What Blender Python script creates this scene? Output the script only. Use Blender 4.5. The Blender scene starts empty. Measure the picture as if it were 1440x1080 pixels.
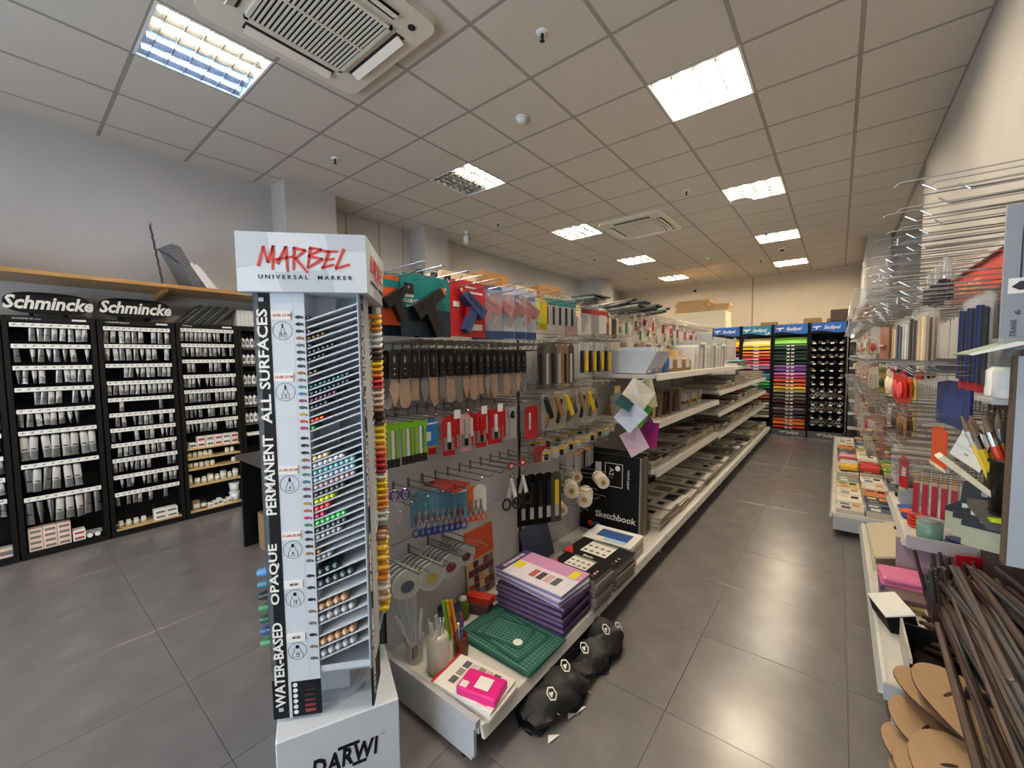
import bpy, math, random
from math import sin, cos, pi, radians
from mathutils import Matrix, Vector
random.seed(7)
S = bpy.context.scene
COL = S.collection
# ------------------------------------------------------------------ camera
cam = bpy.data.cameras.new('camera'); camo = bpy.data.objects.new('camera', cam); COL.objects.link(camo)
cam.sensor_fit = 'HORIZONTAL'; cam.sensor_width = 36.0; cam.lens = 573.82/1440*36; cam.clip_start = .02; cam.clip_end = 80
yaw, pit, rol = radians(38.6508), radians(3.426), radians(-.766)
fw = Vector((-sin(yaw)*cos(pit), cos(yaw)*cos(pit), -sin(pit)))
r0 = Vector((cos(yaw), sin(yaw), 0)); u0 = r0.cross(fw)
rr = r0*cos(rol)+u0*sin(rol); uu = rr.cross(fw)
camo.matrix_world = Matrix(((rr.x, uu.x, -fw.x, 0), (rr.y, uu.y, -fw.y, 0), (rr.z, uu.z, -fw.z, 1.48), (0, 0, 0, 1)))
S.camera = camo
# ------------------------------------------------------------------ world, exposure
w = bpy.data.worlds.new('daylight'); S.world = w; w.use_nodes = True
w.node_tree.nodes['Background'].inputs[0].default_value = (.74, .87, 1, 1)
w.node_tree.nodes['Background'].inputs[1].default_value = 2.6
S.view_settings.view_transform = 'Standard'; S.view_settings.look = 'None'
S.view_settings.exposure = 1.45; S.view_settings.gamma = 1; S.view_settings.use_curve_mapping = False
S.cycles.max_bounces = 7; S.cycles.diffuse_bounces = 4; S.cycles.glossy_bounces = 3; S.cycles.transmission_bounces = 4
S.cycles.transparent_max_bounces = 12; S.cycles.caustics_reflective = False; S.cycles.caustics_refractive = False
TUBE_POWER = 95.0
# daylight enters by the shop window behind the camera (portal only guides sampling)
pl = bpy.data.lights.new('window_portal', 'AREA'); pl.shape = 'RECTANGLE'; pl.size = 4.2; pl.size_y = 2.3
pl.cycles.is_portal = True
po = bpy.data.objects.new('window_portal', pl); COL.objects.link(po); po.location = (-2.3, -3.02, 1.45); po.rotation_euler = (radians(90), 0, 0)
# ------------------------------------------------------------------ materials
MATS = {}
def lin(c):
    return tuple(((v/12.92) if v <= .04045 else ((v+.055)/1.055)**2.4) for v in c)
def mat(key, rgb=None, rough=.5, metal=0., var=.06, scale=30., bump=0., emit=None, es=0., alpha=1., trans=0., spec=.5, stretch=None, coat=0.):
    """rgb in 0..255 sRGB; procedural noise varies the colour a little"""
    if key in MATS: return MATS[key]
    m = bpy.data.materials.new(key); m.use_nodes = True
    nt = m.node_tree; b = nt.nodes['Principled BSDF']
    c = lin([v/255 for v in rgb])
    if var > 0:
        tc = nt.nodes.new('ShaderNodeTexCoord'); mp = nt.nodes.new('ShaderNodeMapping'); nz = nt.nodes.new('ShaderNodeTexNoise')
        nz.inputs['Scale'].default_value = scale; nz.inputs['Detail'].default_value = 5
        if stretch: mp.inputs['Scale'].default_value = stretch
        nt.links.new(tc.outputs['Object'], mp.inputs[0]); nt.links.new(mp.outputs[0], nz.inputs[0])
        rp = nt.nodes.new('ShaderNodeValToRGB'); rp.color_ramp.elements[0].position = .3; rp.color_ramp.elements[1].position = .7
        rp.color_ramp.elements[0].color = (*[max(0, x*(1-var)) for x in c], 1); rp.color_ramp.elements[1].color = (*[min(1, x*(1+var)) for x in c], 1)
        nt.links.new(nz.outputs[0], rp.inputs[0]); nt.links.new(rp.outputs[0], b.inputs['Base Color'])
        if bump > 0:
            bp = nt.nodes.new('ShaderNodeBump'); bp.inputs['Strength'].default_value = bump; bp.inputs['Distance'].default_value = .004
            nt.links.new(nz.outputs[0], bp.inputs['Height']); nt.links.new(bp.outputs[0], b.inputs['Normal'])
    else:
        b.inputs['Base Color'].default_value = (*c, 1)
    b.inputs['Roughness'].default_value = rough; b.inputs['Metallic'].default_value = metal
    b.inputs['Specular IOR Level'].default_value = spec
    b.inputs['Transmission Weight'].default_value = trans; b.inputs['Alpha'].default_value = alpha
    b.inputs['Coat Weight'].default_value = coat
    if emit:
        b.inputs['Emission Color'].default_value = (*lin([v/255 for v in emit]), 1); b.inputs['Emission Strength'].default_value = es
    MATS[key] = m
    return m
def col(r, g, b, rough=.5, **k):
    k.setdefault('var', .05)
    return mat('paint_%d_%d_%d_%d' % (r, g, b, int(rough*100)), (r, g, b), rough, **k)
WHITE = mat('white_enamel', (225, 226, 226), .4, var=.03)
SHELFW = mat('white_steel_shelf', (206, 204, 198), .38, var=.04)
GREYST = mat('grey_steel', (176, 178, 180), .42, var=.04)
CHROME = mat('chrome_wire', (205, 203, 198), .22, 1., var=.03)
DWIRE = mat('dark_wire', (128, 128, 128), .32, .85, var=.03)
BLACK = mat('black_plastic', (16, 16, 18), .42, var=.1)
BLACKM = mat('black_board', (9, 9, 10), .6, var=.15, spec=.25)
PAPER = mat('white_paper', (228, 226, 220), .7, var=.03)
KRAFT = mat('kraft_card', (150, 118, 84), .8, var=.08)
WOOD = mat('raw_pine', (196, 164, 112), .6, var=.12, scale=8, stretch=(1, 12, 12))
CREAM = mat('cream_card', (222, 212, 184), .7, var=.05)
CLEAR = mat('clear_plastic_film', (235, 238, 240), .12, var=.02, alpha=.10, spec=.8)
CLEARD = mat('clear_plastic_tub', (196, 198, 196), .2, var=.02, alpha=.30, spec=.8)
SILVER = mat('tube_aluminium', (150, 148, 145), .36, .75, var=.18, scale=40)
# ------------------------------------------------------------------ mesh builder
class MB:
    def __init__(s): s.v = []; s.f = []; s.fm = []; s.ms = []; s.M = Matrix()
    def mi(s, m):
        if m not in s.ms: s.ms.append(m)
        return s.ms.index(m)
    def add(s, vs, fs, m):
        o = len(s.v); i = s.mi(m)
        s.v += [tuple(s.M @ Vector(p)) for p in vs]
        for f in fs: s.f.append(tuple(o+k for k in f)); s.fm.append(i)
        return s
    def box(s, x0, y0, z0, x1, y1, z1, m, top=None, front=None):
        vs = [(x0, y0, z0), (x1, y0, z0), (x1, y1, z0), (x0, y1, z0), (x0, y0, z1), (x1, y0, z1), (x1, y1, z1), (x0, y1, z1)]
        s.add(vs, [(0, 3, 2, 1), (0, 1, 5, 4), (1, 2, 6, 5), (2, 3, 7, 6), (3, 0, 4, 7), (4, 5, 6, 7)], m)
        if top: s.fm[-1] = s.mi(top)
        if front: s.fm[-4] = s.mi(front)           # the +x face
        return s
    def cbox(s, c, d, m, **k):
        return s.box(c[0]-d[0]/2, c[1]-d[1]/2, c[2]-d[2]/2, c[0]+d[0]/2, c[1]+d[1]/2, c[2]+d[2]/2, m, **k)
    def bbox(s, x0, y0, z0, x1, y1, z1, m, b=.004):
        """box with bevelled vertical (z) edges and top rim"""
        p = [(x0+b, y0), (x1-b, y0), (x1, y0+b), (x1, y1-b), (x1-b, y1), (x0+b, y1), (x0, y1-b), (x0, y0+b)]
        cx, cy = (x0+x1)/2, (y0+y1)/2
        q = [(cx+(a-cx)*(1-b/max(1e-6, (x1-x0)/2)), cy+(c-cy)*(1-b/max(1e-6, (y1-y0)/2))) for a, c in p]
        vs = [(a, c, z0) for a, c in p]+[(a, c, z1-b) for a, c in p]+[(a, c, z1) for a, c in q]
        fs = [tuple(range(7, -1, -1)), tuple(range(16, 24))]
        for l in (0, 8):
            for i in range(8): fs.append((l+i, l+(i+1) % 8, l+8+(i+1) % 8, l+8+i))
        return s.add(vs, fs, m)
    def quad(s, a, b, c, d, m): return s.add([a, b, c, d], [(0, 1, 2, 3)], m)
    def prism(s, pts, a0, a1, m, ax='z', side=None):
        """extrude polygon pts (u,v) along axis ax; x: (u,v)=(y,z), y: (x,z), z: (x,y)"""
        n = len(pts)
        def P(u, v, a): return {'z': (u, v, a), 'x': (a, u, v), 'y': (u, a, v)}[ax]
        vs = [P(u, v, a0) for u, v in pts]+[P(u, v, a1) for u, v in pts]
        s.add(vs, [tuple(range(n-1, -1, -1)), tuple(range(n, 2*n))], m)
        o = len(s.v)-2*n; i = s.mi(side or m)
        for k in range(n):
            s.f.append((o+k, o+(k+1) % n, o+n+(k+1) % n, o+n+k)); s.fm.append(i)
        return s
    def cyl(s, p0, p1, ra, m, rb=None, n=10, caps=True, cm=None):
        p0, p1 = Vector(p0), Vector(p1); rb = ra if rb is None else rb
        d = (p1-p0).normalized(); a = d.orthogonal().normalized(); b = d.cross(a)
        vs = []
        for p, r in ((p0, ra), (p1, rb)):
            for k in range(n): t = 2*pi*k/n; vs.append(tuple(p+(a*cos(t)+b*sin(t))*r))
        s.add(vs, [(k, (k+1) % n, n+(k+1) % n, n+k) for k in range(n)], m)
        if caps:
            o = len(s.v)-2*n; i = s.mi(cm or m)
            s.f.append(tuple(o+k for k in range(n-1, -1, -1))); s.fm.append(i)
            s.f.append(tuple(o+n+k for k in range(n))); s.fm.append(i)
        return s
    def tube(s, path, r, m, n=6):
        P = [Vector(p) for p in path]; prev = None; rings = []
        for i, p in enumerate(P):
            d = ((P[i+1]-p) if i == 0 else (p-P[i-1]) if i == len(P)-1 else (P[i+1]-P[i-1])).normalized()
            a = d.orthogonal().normalized() if prev is None else (prev-d*prev.dot(d)).normalized()
            prev = a; b = d.cross(a)
            rings.append([tuple(p+(a*cos(2*pi*k/n)+b*sin(2*pi*k/n))*r) for k in range(n)])
        vs = [q for R in rings for q in R]; fs = []
        for i in range(len(P)-1):
            for k in range(n): fs.append((i*n+k, i*n+(k+1) % n, (i+1)*n+(k+1) % n, (i+1)*n+k))
        fs += [tuple(range(n-1, -1, -1)), tuple((len(P)-1)*n+k for k in range(n))]
        return s.add(vs, fs, m)
    def lathe(s, prof, m, n=14, c=(0, 0, 0), ms=None):
        """profile [(r,z)...] turned round z; ms = list of a material per segment"""
        o = len(s.v); vs = []
        for r, z in prof:
            for k in range(n): vs.append((c[0]+r*cos(2*pi*k/n), c[1]+r*sin(2*pi*k/n), c[2]+z))
        s.add(vs, [], m)
        for i in range(len(prof)-1):
            j = s.mi(ms[i] if ms else m)
            for k in range(n): s.f.append((o+i*n+k, o+i*n+(k+1) % n, o+(i+1)*n+(k+1) % n, o+(i+1)*n+k)); s.fm.append(j)
        s.f.append(tuple(o+k for k in range(n-1, -1, -1))); s.fm.append(s.mi(ms[0] if ms else m))
        s.f.append(tuple(o+(len(prof)-1)*n+k for k in range(n))); s.fm.append(s.mi(ms[-1] if ms else m))
        return s
    def ell(s, c, rx, ry, rz, m, nu=10, nv=6):
        vs = []; fs = []
        for j in range(nv+1):
            t = pi*j/nv
            for k in range(nu): p = 2*pi*k/nu; vs.append((c[0]+rx*sin(t)*cos(p), c[1]+ry*sin(t)*sin(p), c[2]+rz*cos(t)))
        for j in range(nv):
            for k in range(nu): fs.append((j*nu+k, (j+1)*nu+k, (j+1)*nu+(k+1) % nu, j*nu+(k+1) % nu))
        return s.add(vs, fs, m)
    def sheet(s, rows, m, thick=None):
        """grid of points rows[i][j]"""
        n = len(rows[0]); vs = [p for R in rows for p in R]
        return s.add(vs, [(i*n+j, i*n+j+1, (i+1)*n+j+1, (i+1)*n+j) for i in range(len(rows)-1) for j in range(n-1)], m)
    def mesh(s, name, smooth=False):
        me = bpy.data.meshes.new(name); me.from_pydata(s.v, [], s.f)
        for m in s.ms: me.materials.append(m)
        me.polygons.foreach_set('material_index', s.fm)
        if smooth: me.polygons.foreach_set('use_smooth', [True]*len(s.f))
        me.update(); return me
    def build(s, name, parent=None, smooth=False, loc=None, rot=None):
        return put(name, s.mesh(name, smooth), parent, loc, rot)
def put(name, me, parent=None, loc=None, rot=None):
    o = bpy.data.objects.new(name, me); COL.objects.link(o)
    if parent: o.parent = parent
    if loc: o.location = loc
    if rot: o.rotation_euler = rot
    return o
def tag(o, label, cat, group=None):
    o['label'] = label; o['category'] = cat
    if group: o['group'] = group
    return o
def struct(o): o['kind'] = 'structure'; return o
def thing(name, label, cat, loc=(0, 0, 0), rz=0, group=None, rot=None):
    o = bpy.data.objects.new(name, None); COL.objects.link(o); o.empty_display_size = .05
    o.location = loc; o.rotation_euler = rot or (0, 0, rz)
    return tag(o, label, cat, group)
def dup(root, loc, rot=None, label=None):
    r = root.copy(); COL.objects.link(r); r.location = loc
    if rot: r.rotation_euler = rot
    if label: r['label'] = label
    for ch in list(root.children):
        c = ch.copy(); COL.objects.link(c); c.parent = r
        for g in ch.children:
            d = g.copy(); COL.objects.link(d); d.parent = c
    return r
ORD = ['first', 'second', 'third', 'fourth', 'fifth', 'sixth', 'seventh', 'eighth', 'ninth', 'tenth', 'eleventh', 'twelfth', 'thirteenth', 'fourteenth',
       'fifteenth', 'sixteenth', 'seventeenth', 'eighteenth', 'nineteenth', 'twentieth']
for _t in ('twenty', 'thirty', 'forty'):
    ORD += [_t+'-'+k for k in ORD[:9]]+[{'twenty': 'thirtieth', 'thirty': 'fortieth', 'forty': 'fiftieth'}[_t]]
_T = {}
def text(s, size, m, parent, loc, rot=(0, 0, 0), name='lettering', shear=0., bold=0., ext=.0006, align='CENTER', sx=1., space=1.):
    """flat raised lettering, lies in the local xy plane and reads along x"""
    key = (s, size, m.name, shear, bold, ext, align, sx, space)
    if key not in _T:
        c = bpy.data.curves.new('lettering', 'FONT'); c.body = s; c.size = size; c.shear = shear; c.offset = bold; c.extrude = ext
        c.align_x = align; c.align_y = 'CENTER'; c.resolution_u = 2; c.space_character = space
        o = bpy.data.objects.new('lettering', c); COL.objects.link(o)
        dg = bpy.context.evaluated_depsgraph_get(); dg.update()
        me = bpy.data.meshes.new_from_object(o.evaluated_get(dg)); me.materials.clear(); me.materials.append(m)
        if sx != 1: me.transform(Matrix.Diagonal((sx, 1, 1, 1)))
        bpy.data.objects.remove(o); bpy.data.curves.remove(c); _T[key] = me
    return put(name, _T[key], parent, loc, rot)

def textfit(s, w, h, m, parent, loc, rot=(0, 0, 0), name='lettering', bold=0., shear=0., ext=.0005, space=1.):
    """lettering stretched to exactly w by h"""
    key = ('fit', s, w, h, m.name, bold, shear, space)
    if key not in _T:
        o = text(s, .1, m, None, (0, 0, 0), bold=bold, shear=shear, ext=ext, space=space); me = o.data.copy(); bpy.data.objects.remove(o)
        xs = [v.co.x for v in me.vertices]; ys = [v.co.y for v in me.vertices]
        cx, cy = (min(xs)+max(xs))/2, (min(ys)+max(ys))/2
        me.transform(Matrix.Diagonal((w/(max(xs)-min(xs)), h/(max(ys)-min(ys)), 1, 1)) @ Matrix.Translation((-cx, -cy, 0))); _T[key] = me
    return put(name, _T[key], parent, loc, rot)
def strokes(lines, w, m, t=.0006, taper=.75):
    """brush strokes (polylines in xy) as a flat mesh in the xy plane"""
    b = MB()
    for L in lines:
        for i in range(len(L)-1):
            p, q = Vector(L[i]), Vector(L[i+1]); d = (q-p).normalized(); nn = Vector((-d.y, d.x))
            w0, w1 = w*.55, w*.5*taper
            p = p-d*w*.25; q = q+d*w*.2
            b.prism([tuple(p-nn*w0), tuple(q-nn*w1), tuple(q+nn*w1), tuple(p+nn*w0)], 0, t, m)
    return b
# ================================================================== the room
CE = 3.451; XL, XL2, XR, YE, YB = -5.02, -5.15, .645, 11.8, -3.0
WALL = mat('wall_plaster', (174, 171, 168), .85, var=.035, scale=3.)
WALLE = mat('end_wall_plaster', (204, 192, 174), .85, var=.03, scale=3.)
GRID = mat('ceiling_grid', (150, 143, 135), .7, var=.04)
TILE = mat('ceiling_tile', (198, 191, 183), .9, var=.035, scale=60., bump=.15)
FT = mat('floor_tile', (117, 112, 111), .24, var=.12, scale=5., bump=.02)
GROUT = mat('floor_grout', (120, 114, 108), .8, var=.05)
def wall(name, x0, y0, x1, y1, z1=CE+.1, m=WALL): return struct(MB().box(x0, y0, -.0, x1, y1, z1, m).build(name))
fl = struct(MB().box(-5.4, YB, -.12, 2.0, YE+.1, -.004, GROUT).build('floor'))
tm = MB().bbox(.0015, .0015, -.02, .5985, .5985, 0, FT, b=.001).mesh('tile')
for i in range(-9, 4):
    for j in range(-7, 18):
        x, y = -.529+.6*i, 1.661+.6*j
        if x+.6 < -5.2 or x > 1.95 or y > YE-.1 or y < YB-.1: continue
        if x > .65 and (y < 5.4 or y > 9.5): continue
        put('tile', tm, fl, (x, y, 0))
cl = struct(MB().box(-5.4, YB, CE+.12, 2.0, YE+.1, CE+.2, GRID).build('ceiling'))
for i in range(-9, 4):
    x = .06+.6*i
    if x > XL2: put('grid_runner', MB().box(x-.013, YB if x < .6 else 6.0, CE-.0032, x+.013, YE if x < .6 else 9.5, CE+.03, GRID).mesh('grid_runner'), cl)
gb = MB().box(XL2, -.013, CE-.0030, XR, .013, CE+.03, GRID).mesh('grid_bar'); gb2 = MB().box(XL2, -.013, CE-.0030, 1.86, .013, CE+.03, GRID).mesh('grid_bar')
for j in range(-9, 16): put('grid_bar', gb2 if 6 < 2.431+.6*j < 9.3 else gb, cl, (0, 2.431+.6*j, 0))
LIGHTS = [(-3.24, .93), (-.84, .93), (-3.24, 3.33), (-.84, 3.33), (-3.24, 5.73), (-.84, 5.73), (-3.24, 8.13), (-.84, 8.13), (-3.24, 10.53), (-.84, 10.53),
          (-3.24, -1.47), (-.84, -1.47), (1.56, 7.531)]
for nm_, bx_ in (('edge_angle', (XR-.024, YB, XR, 6.05)), ('edge_angle', (XL, YB, XL+.024, 2.0)), ('edge_angle', (XL2, 2.57, XL2+.024, YE)), ('edge_angle', (XL2, YE-.024, .33, YE))):
    MB().box(bx_[0], bx_[1], CE-.0028, bx_[2], bx_[3], CE+.02, GRID).build(nm_, cl)
ctm = {}
for i in range(-9, 4):
    for j in range(-9, 16):
        x, y = .06+.6*i, 2.431+.6*j
        if any(abs(x+.3-a) < .1 and abs(y+.3-b) < .1 for a, b in LIGHTS): continue
        x0, x1 = max(x, XL2), min(x+.6, XR if y < 5.9 else 1.86); y1 = min(y+.6, YE)
        if x1-x0 < .05 or y1-y < .05 or (x > .4 and y > 9.2): continue
        k = (round(x1-x0, 3), round(y1-y, 3))
        if k not in ctm: ctm[k] = MB().bbox(.012, .012, 0, k[0]-.012, k[1]-.012, .012, TILE, b=.002).mesh('ceiling_panel')
        o = put('ceiling_panel', ctm[k], cl, (x0+k[0], y, CE+.008), (0, pi, 0))
wall('wall_left', XL-.3, YB-.2, XL, 2.0)
wall('wall_left_far', XL2-.25, 2.0, XL2, YE)
wall('wall_end', -5.4, YE, .33, YE+.2, m=WALLE)
wall('wall_right', XR, YB-.2, XR+.3, 6.05)
wall('wall_recess', 1.86, 6.05, 2.0, 9.6)
wall('wall_recess_return', .62, 9.45, 2.0, 9.65)
wall('wall_right_far', .33, 9.65, .63, YE+.2)
struct(MB().box(.645, 6.05, 0, 1.99, 6.06, CE, WALL).build('wall_recess_front'))
# pillars (each starts behind the wall face)
struct(MB().box(XL2, 2.0, 0, -4.68, 2.57, CE, WALL).build('trim_1'))
struct(MB().box(XL2, 3.99, 0, -4.80, 4.45, CE, WALL).build('trim_2'))
struct(MB().box(XL2, 9.25, 0, -4.57, 9.9, CE, WALL).build('trim_3'))
struct(MB().box(.33, 9.15, 0, .62, 9.65, CE, WALL).build('trim_4'))
struct(MB().box(.635, 6.05, CE-.014, .655, 9.44, CE+.01, GRID).build('trim_5'))
for k, y in enumerate((2.95, 3.45, 3.85)):
    struct(MB().box(XL2-.01, y, 2.0, XL2+.012, y+.012, CE, GRID).build('trim_%d' % (6+k)))
struct(MB().box(-1.73, YE-.012, 0, -1.70, YE+.01, CE, mat('conduit', (150, 142, 130), .6)).build('trim_9'))
struct(MB().box(XL2, YE-.01, 0, XL2+.02, YE+.01, CE, WALLE).build('trim_10'))
# wall behind the camera, with the shop window that lets the daylight in
bw = MB(); bw.box(XL-.3, YB-.2, 0, -4.4, YB, CE, WALL); bw.box(-.2, YB-.2, 0, XR+.3, YB, CE, WALL)
bw.box(-4.4, YB-.2, 0, -.2, YB, .3, WALL); bw.box(-4.4, YB-.2, 2.6, -.2, YB, CE, WALL)
struct(bw.build('wall_back'))
wn = struct(MB().box(-4.4, YB-.12, .3, -.2, YB-.06, .36, GREYST).box(-4.4, YB-.12, 2.54, -.2, YB-.06, 2.6, GREYST).box(-2.33, YB-.12, .36, -2.27, YB-.06, 2.54, GREYST)
            .box(-4.4, YB-.12, .36, -4.34, YB-.06, 2.54, GREYST).box(-.26, YB-.12, .36, -.2, YB-.06, 2.54, GREYST).build('window_1'))
# ------------------------------------------------------------------ ceiling lights
def tubemat(key, rgb, es): return mat(key, (250, 250, 245), .4, var=0, emit=rgb, es=es)
WARM = tubemat('warm_tube', (255, 237, 208), TUBE_POWER); NEUT = tubemat('neutral_tube', (255, 240, 216), TUBE_POWER*.8)
COOL = tubemat('cool_tube', (255, 247, 232), TUBE_POWER*.3); SKYGLOW = tubemat('unlit_tube_sky_glow', (120, 170, 255), TUBE_POWER*.2); OFF = mat('unlit_tube', (205, 204, 200), .3, var=.03)  # blue emission on unlit tubes imitates sky reflected in the louvre
REFL = mat('louvre_aluminium', (184, 182, 176), .27, .88, var=.02)
frm = MB()
for a in ((-.3, -.3, .3, -.286), (-.3, .286, .3, .3), (-.3, -.286, -.286, .286), (.286, -.286, .3, .286)): frm.box(a[0], a[1], -.006, a[2], a[3], .02, WHITE)
frm.box(-.3, -.3, .09, .3, .3, .095, WHITE)
for a in ((-.3, -.3, .3, -.296), (-.3, .296, .3, .3), (-.3, -.296, -.296, .296), (.296, -.296, .3, .296)): frm.box(a[0], a[1], .02, a[2], a[3], .09, WHITE)
frm = frm.mesh('housing')
trough = MB()
rows = []
for k in range(9):
    t = -1+k/4; rows.append([(t*.069, -.284, .006+.05*(1-t*t)), (t*.069, .284, .006+.05*(1-t*t))])
trough.sheet(rows, REFL); trough = trough.mesh('reflector', True)
fl_t = MB().cyl((0, -.27, .020), (0, .27, .020), .013, OFF, n=8)
blade = MB()
blade.prism([(-.003, -.004), (.003, -.004), (.008, .022), (-.008, .022)], -.069, .069, REFL, 'x')
blade = blade.mesh('cross_blade')
def tubemesh(m): return MB().cyl((0, -.27, .020), (0, .27, .020), .013, m, n=8).mesh('lamp_tube')
TM = {m.name: tubemesh(m) for m in (WARM, NEUT, COOL, OFF, SKYGLOW)}
desc = {(1.56, 7.531): ('inside the recess beyond the right wall', [NEUT]*4), (-3.24, .93): ('above the tube racks, half of its cells bluish', [COOL, COOL, SKYGLOW, SKYGLOW]), (-3.24, 3.33): ('behind the marker stand, two of its tubes dark', [NEUT, NEUT, OFF, OFF]),
        (-.84, 3.33): ('large and bright over the near end of the aisle', [WARM]*4), (-.84, 5.73): ('second along the aisle, over the middle of the gondola', [WARM]*4),
        (-3.24, 5.73): ('beside the farther air conditioner', [WARM]*4), (-.84, 8.13): ('third along the aisle, before the white ring detector', [NEUT, NEUT, NEUT, COOL]),
        (-3.24, 8.13): ('beyond the farther air conditioner on its side of the room', [WARM]*4), (-3.24, 10.53): ('nearest the end wall above the wooden boxes', [WARM]*4),
        (-.84, 10.53): ('nearest the end wall above the paper racks', [WARM]*4), (-.84, .93): ('overhead just above the frame beside the nearer air conditioner', [WARM]*4),
        (-3.24, -1.47): ('near the shop window by the tube racks', [OFF]*4), (-.84, -1.47): ('near the shop window by the aisle', [WARM]*4)}
for (x, y) in LIGHTS:
    d, tubes = desc[(x, y)]
    t = thing('ceiling_light', 'square recessed louvre light ' + d, 'ceiling light', (x, y, CE), 0, 'recessed louvre ceiling lights')
    put('housing', frm, t)
    for k in range(4):
        xx = .2145-.143*k
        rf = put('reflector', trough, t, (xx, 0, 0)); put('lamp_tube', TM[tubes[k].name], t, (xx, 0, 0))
        for q in range(6): put('cross_blade', blade, rf, (0, -.235+.094*q, 0))
# ------------------------------------------------------------------ ceiling air conditioners
ACW = mat('ac_plastic', (214, 207, 194), .5, var=.02); DARK = mat('dark_slot', (28, 27, 26), .7, var=.1)
def cassette(y, label):
    t = thing('air_conditioner', label, 'air conditioner', (-2.34, y, CE), 0, 'ceiling cassette air conditioners')
    pts = []
    for sx, sy, a0 in ((1, 1, 0), (-1, 1, 90), (-1, -1, 180), (1, -1, 270)):
        for q in range(5): a = radians(a0+q*22.5); pts.append((sx*.395+.08*cos(a), sy*.395+.08*sin(a)))
    body = MB(); body.prism(pts, -.045, .004, ACW); body.prism([(p[0]*1.012, p[1]*1.012) for p in pts], -.012, .003, ACW)
    body.build('panel', t)
    MB().box(-.275, -.275, -.056, .275, .275, -.0445, DARK).build('intake', t)
    g = MB()
    for a in ((-.285, -.285, .285, -.265), (-.285, .265, .285, .285), (-.285, -.285, -.265, .285), (.265, -.285, .285, .285), (-.006, -.27, .006, .27)):
        g.box(a[0], a[1], -.064, a[2], a[3], -.045, ACW)
    g.build('grille_frame', t)
    sl = MB().box(-.268, -.0055, -.062, .268, .0055, -.05, ACW).mesh('slat')
    for k in range(21): put('slat', sl, t, (0, -.25+.025*k, 0))
    for k, rz in enumerate((0, pi/2, pi, -pi/2)):
        e = MB().box(-.26, .325, -.049, .26, .385, -.0445, DARK).build('air_outlet', t, rot=(0, 0, rz))
        MB().prism([(.340, -.052), (.385, -.076), (.390, -.070), (.350, -.046)], -.25, .25, mat('ac_flap', (232, 226, 214), .4, var=.02), 'x').build('flap', e)
    MB().cyl((.36, .36, -.05), (.36, .36, -.044), .022, BLACK, n=14).build('sensor', t)
    return t
cassette(1.23, 'large ceiling cassette air conditioner near the marker stand')
cassette(6.03, 'smaller looking ceiling cassette air conditioner farther along the room')
# ------------------------------------------------------------------ sprinklers and detectors
def sprinkler(x, y, label):
    t = thing('sprinkler', label, 'sprinkler', (x, y, CE), 0, 'ceiling sprinklers')
    MB().lathe([(.038, .004), (.04, -.004), (.016, -.012)], WHITE).build('escutcheon', t, True)
    MB().lathe([(.009, -.01), (.011, -.028), (.006, -.045), (.015, -.05), (.015, -.054)], DARK, n=10).build('head', t)
for x, y, l in ((-1.45, 2.15, 'pendent sprinkler nearest the camera beside the near air conditioner'), (-3.86, 2.13, 'pendent sprinkler above the first pillar'),
                (-3.88, 4.58, 'pendent sprinkler near the small white spotlight'), (-1.46, 5.18, 'pendent sprinkler just before the second aisle light'),
                (-.95, 7.7, 'pendent sprinkler just before the third aisle light'), (-1.29, 9.8, 'pendent sprinkler just before the last aisle light'),
                (-3.8, 7.4, 'pendent sprinkler between the third pillar and a light'), (-3.7, 9.9, 'pendent sprinkler in the far corner of the ceiling')):
    sprinkler(x, y, l)
t = thing('smoke_detector', 'white round smoke detector on the ceiling above the gondola', 'smoke detector', (-2.07, 2.76, CE))
MB().lathe([(.05, .004), (.052, -.012), (.044, -.016)], WHITE).build('base', t, True)
MB().lathe([(.04, -.014), (.043, -.03), (.03, -.045), (.012, -.048)], WHITE).build('sensor_head', t, True)
t = thing('smoke_detector', 'pale flat detector on the ceiling far along the room', 'smoke detector', (-2.08, 8.87, CE))
MB().lathe([(.05, .004), (.052, -.012), (.04, -.03), (.02, -.04)], WHITE).build('sensor_head', t, True)
t = thing('ceiling_spotlight', 'small white spotlight hanging near the second pillar', 'spotlight', (-4.5, 4.55, CE))
MB().cyl((0, 0, .003), (0, 0, -.03), .03, WHITE).cyl((0, 0, -.03), (0, 0, -.09), .008, WHITE).build('stem', t)
MB().cyl((0, 0, -.09), (.02, -.02, -.2), .04, WHITE, n=14).build('lamp_head', t)
t = thing('dome_camera', 'white ring security camera on the ceiling over the aisle', 'camera', (-.86, 9.05, CE))
MB().lathe([(.06, .004), (.062, -.02), (.05, -.03)], WHITE).build('ring', t, True); MB().ell((0, 0, -.03), .034, .034, .03, BLACK).build('dome', t, True)
t = thing('dome_camera', 'dark small camera high on the end wall', 'camera', (-3.05, YE-.05, 3.27))
MB().cyl((0, .055, 0), (0, 0, 0), .012, BLACK).build('bracket', t); MB().ell((0, -.02, -.02), .035, .05, .035, BLACK).build('dome', t, True)
for k, (x, y, l) in enumerate(((-1.02, 6.0, 'round flush speaker ring in the ceiling beside the aisle'), (-1.28, 5.75, 'faint smaller ring plate in the ceiling beside the aisle'))):
    tag(MB().lathe([(.13-.03*k, .004), (.13-.03*k, -.004), (.115-.03*k, -.006)], TILE, n=24).build('ceiling_plate', loc=(x, y, CE+.002)), l, 'ceiling plate')
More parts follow.
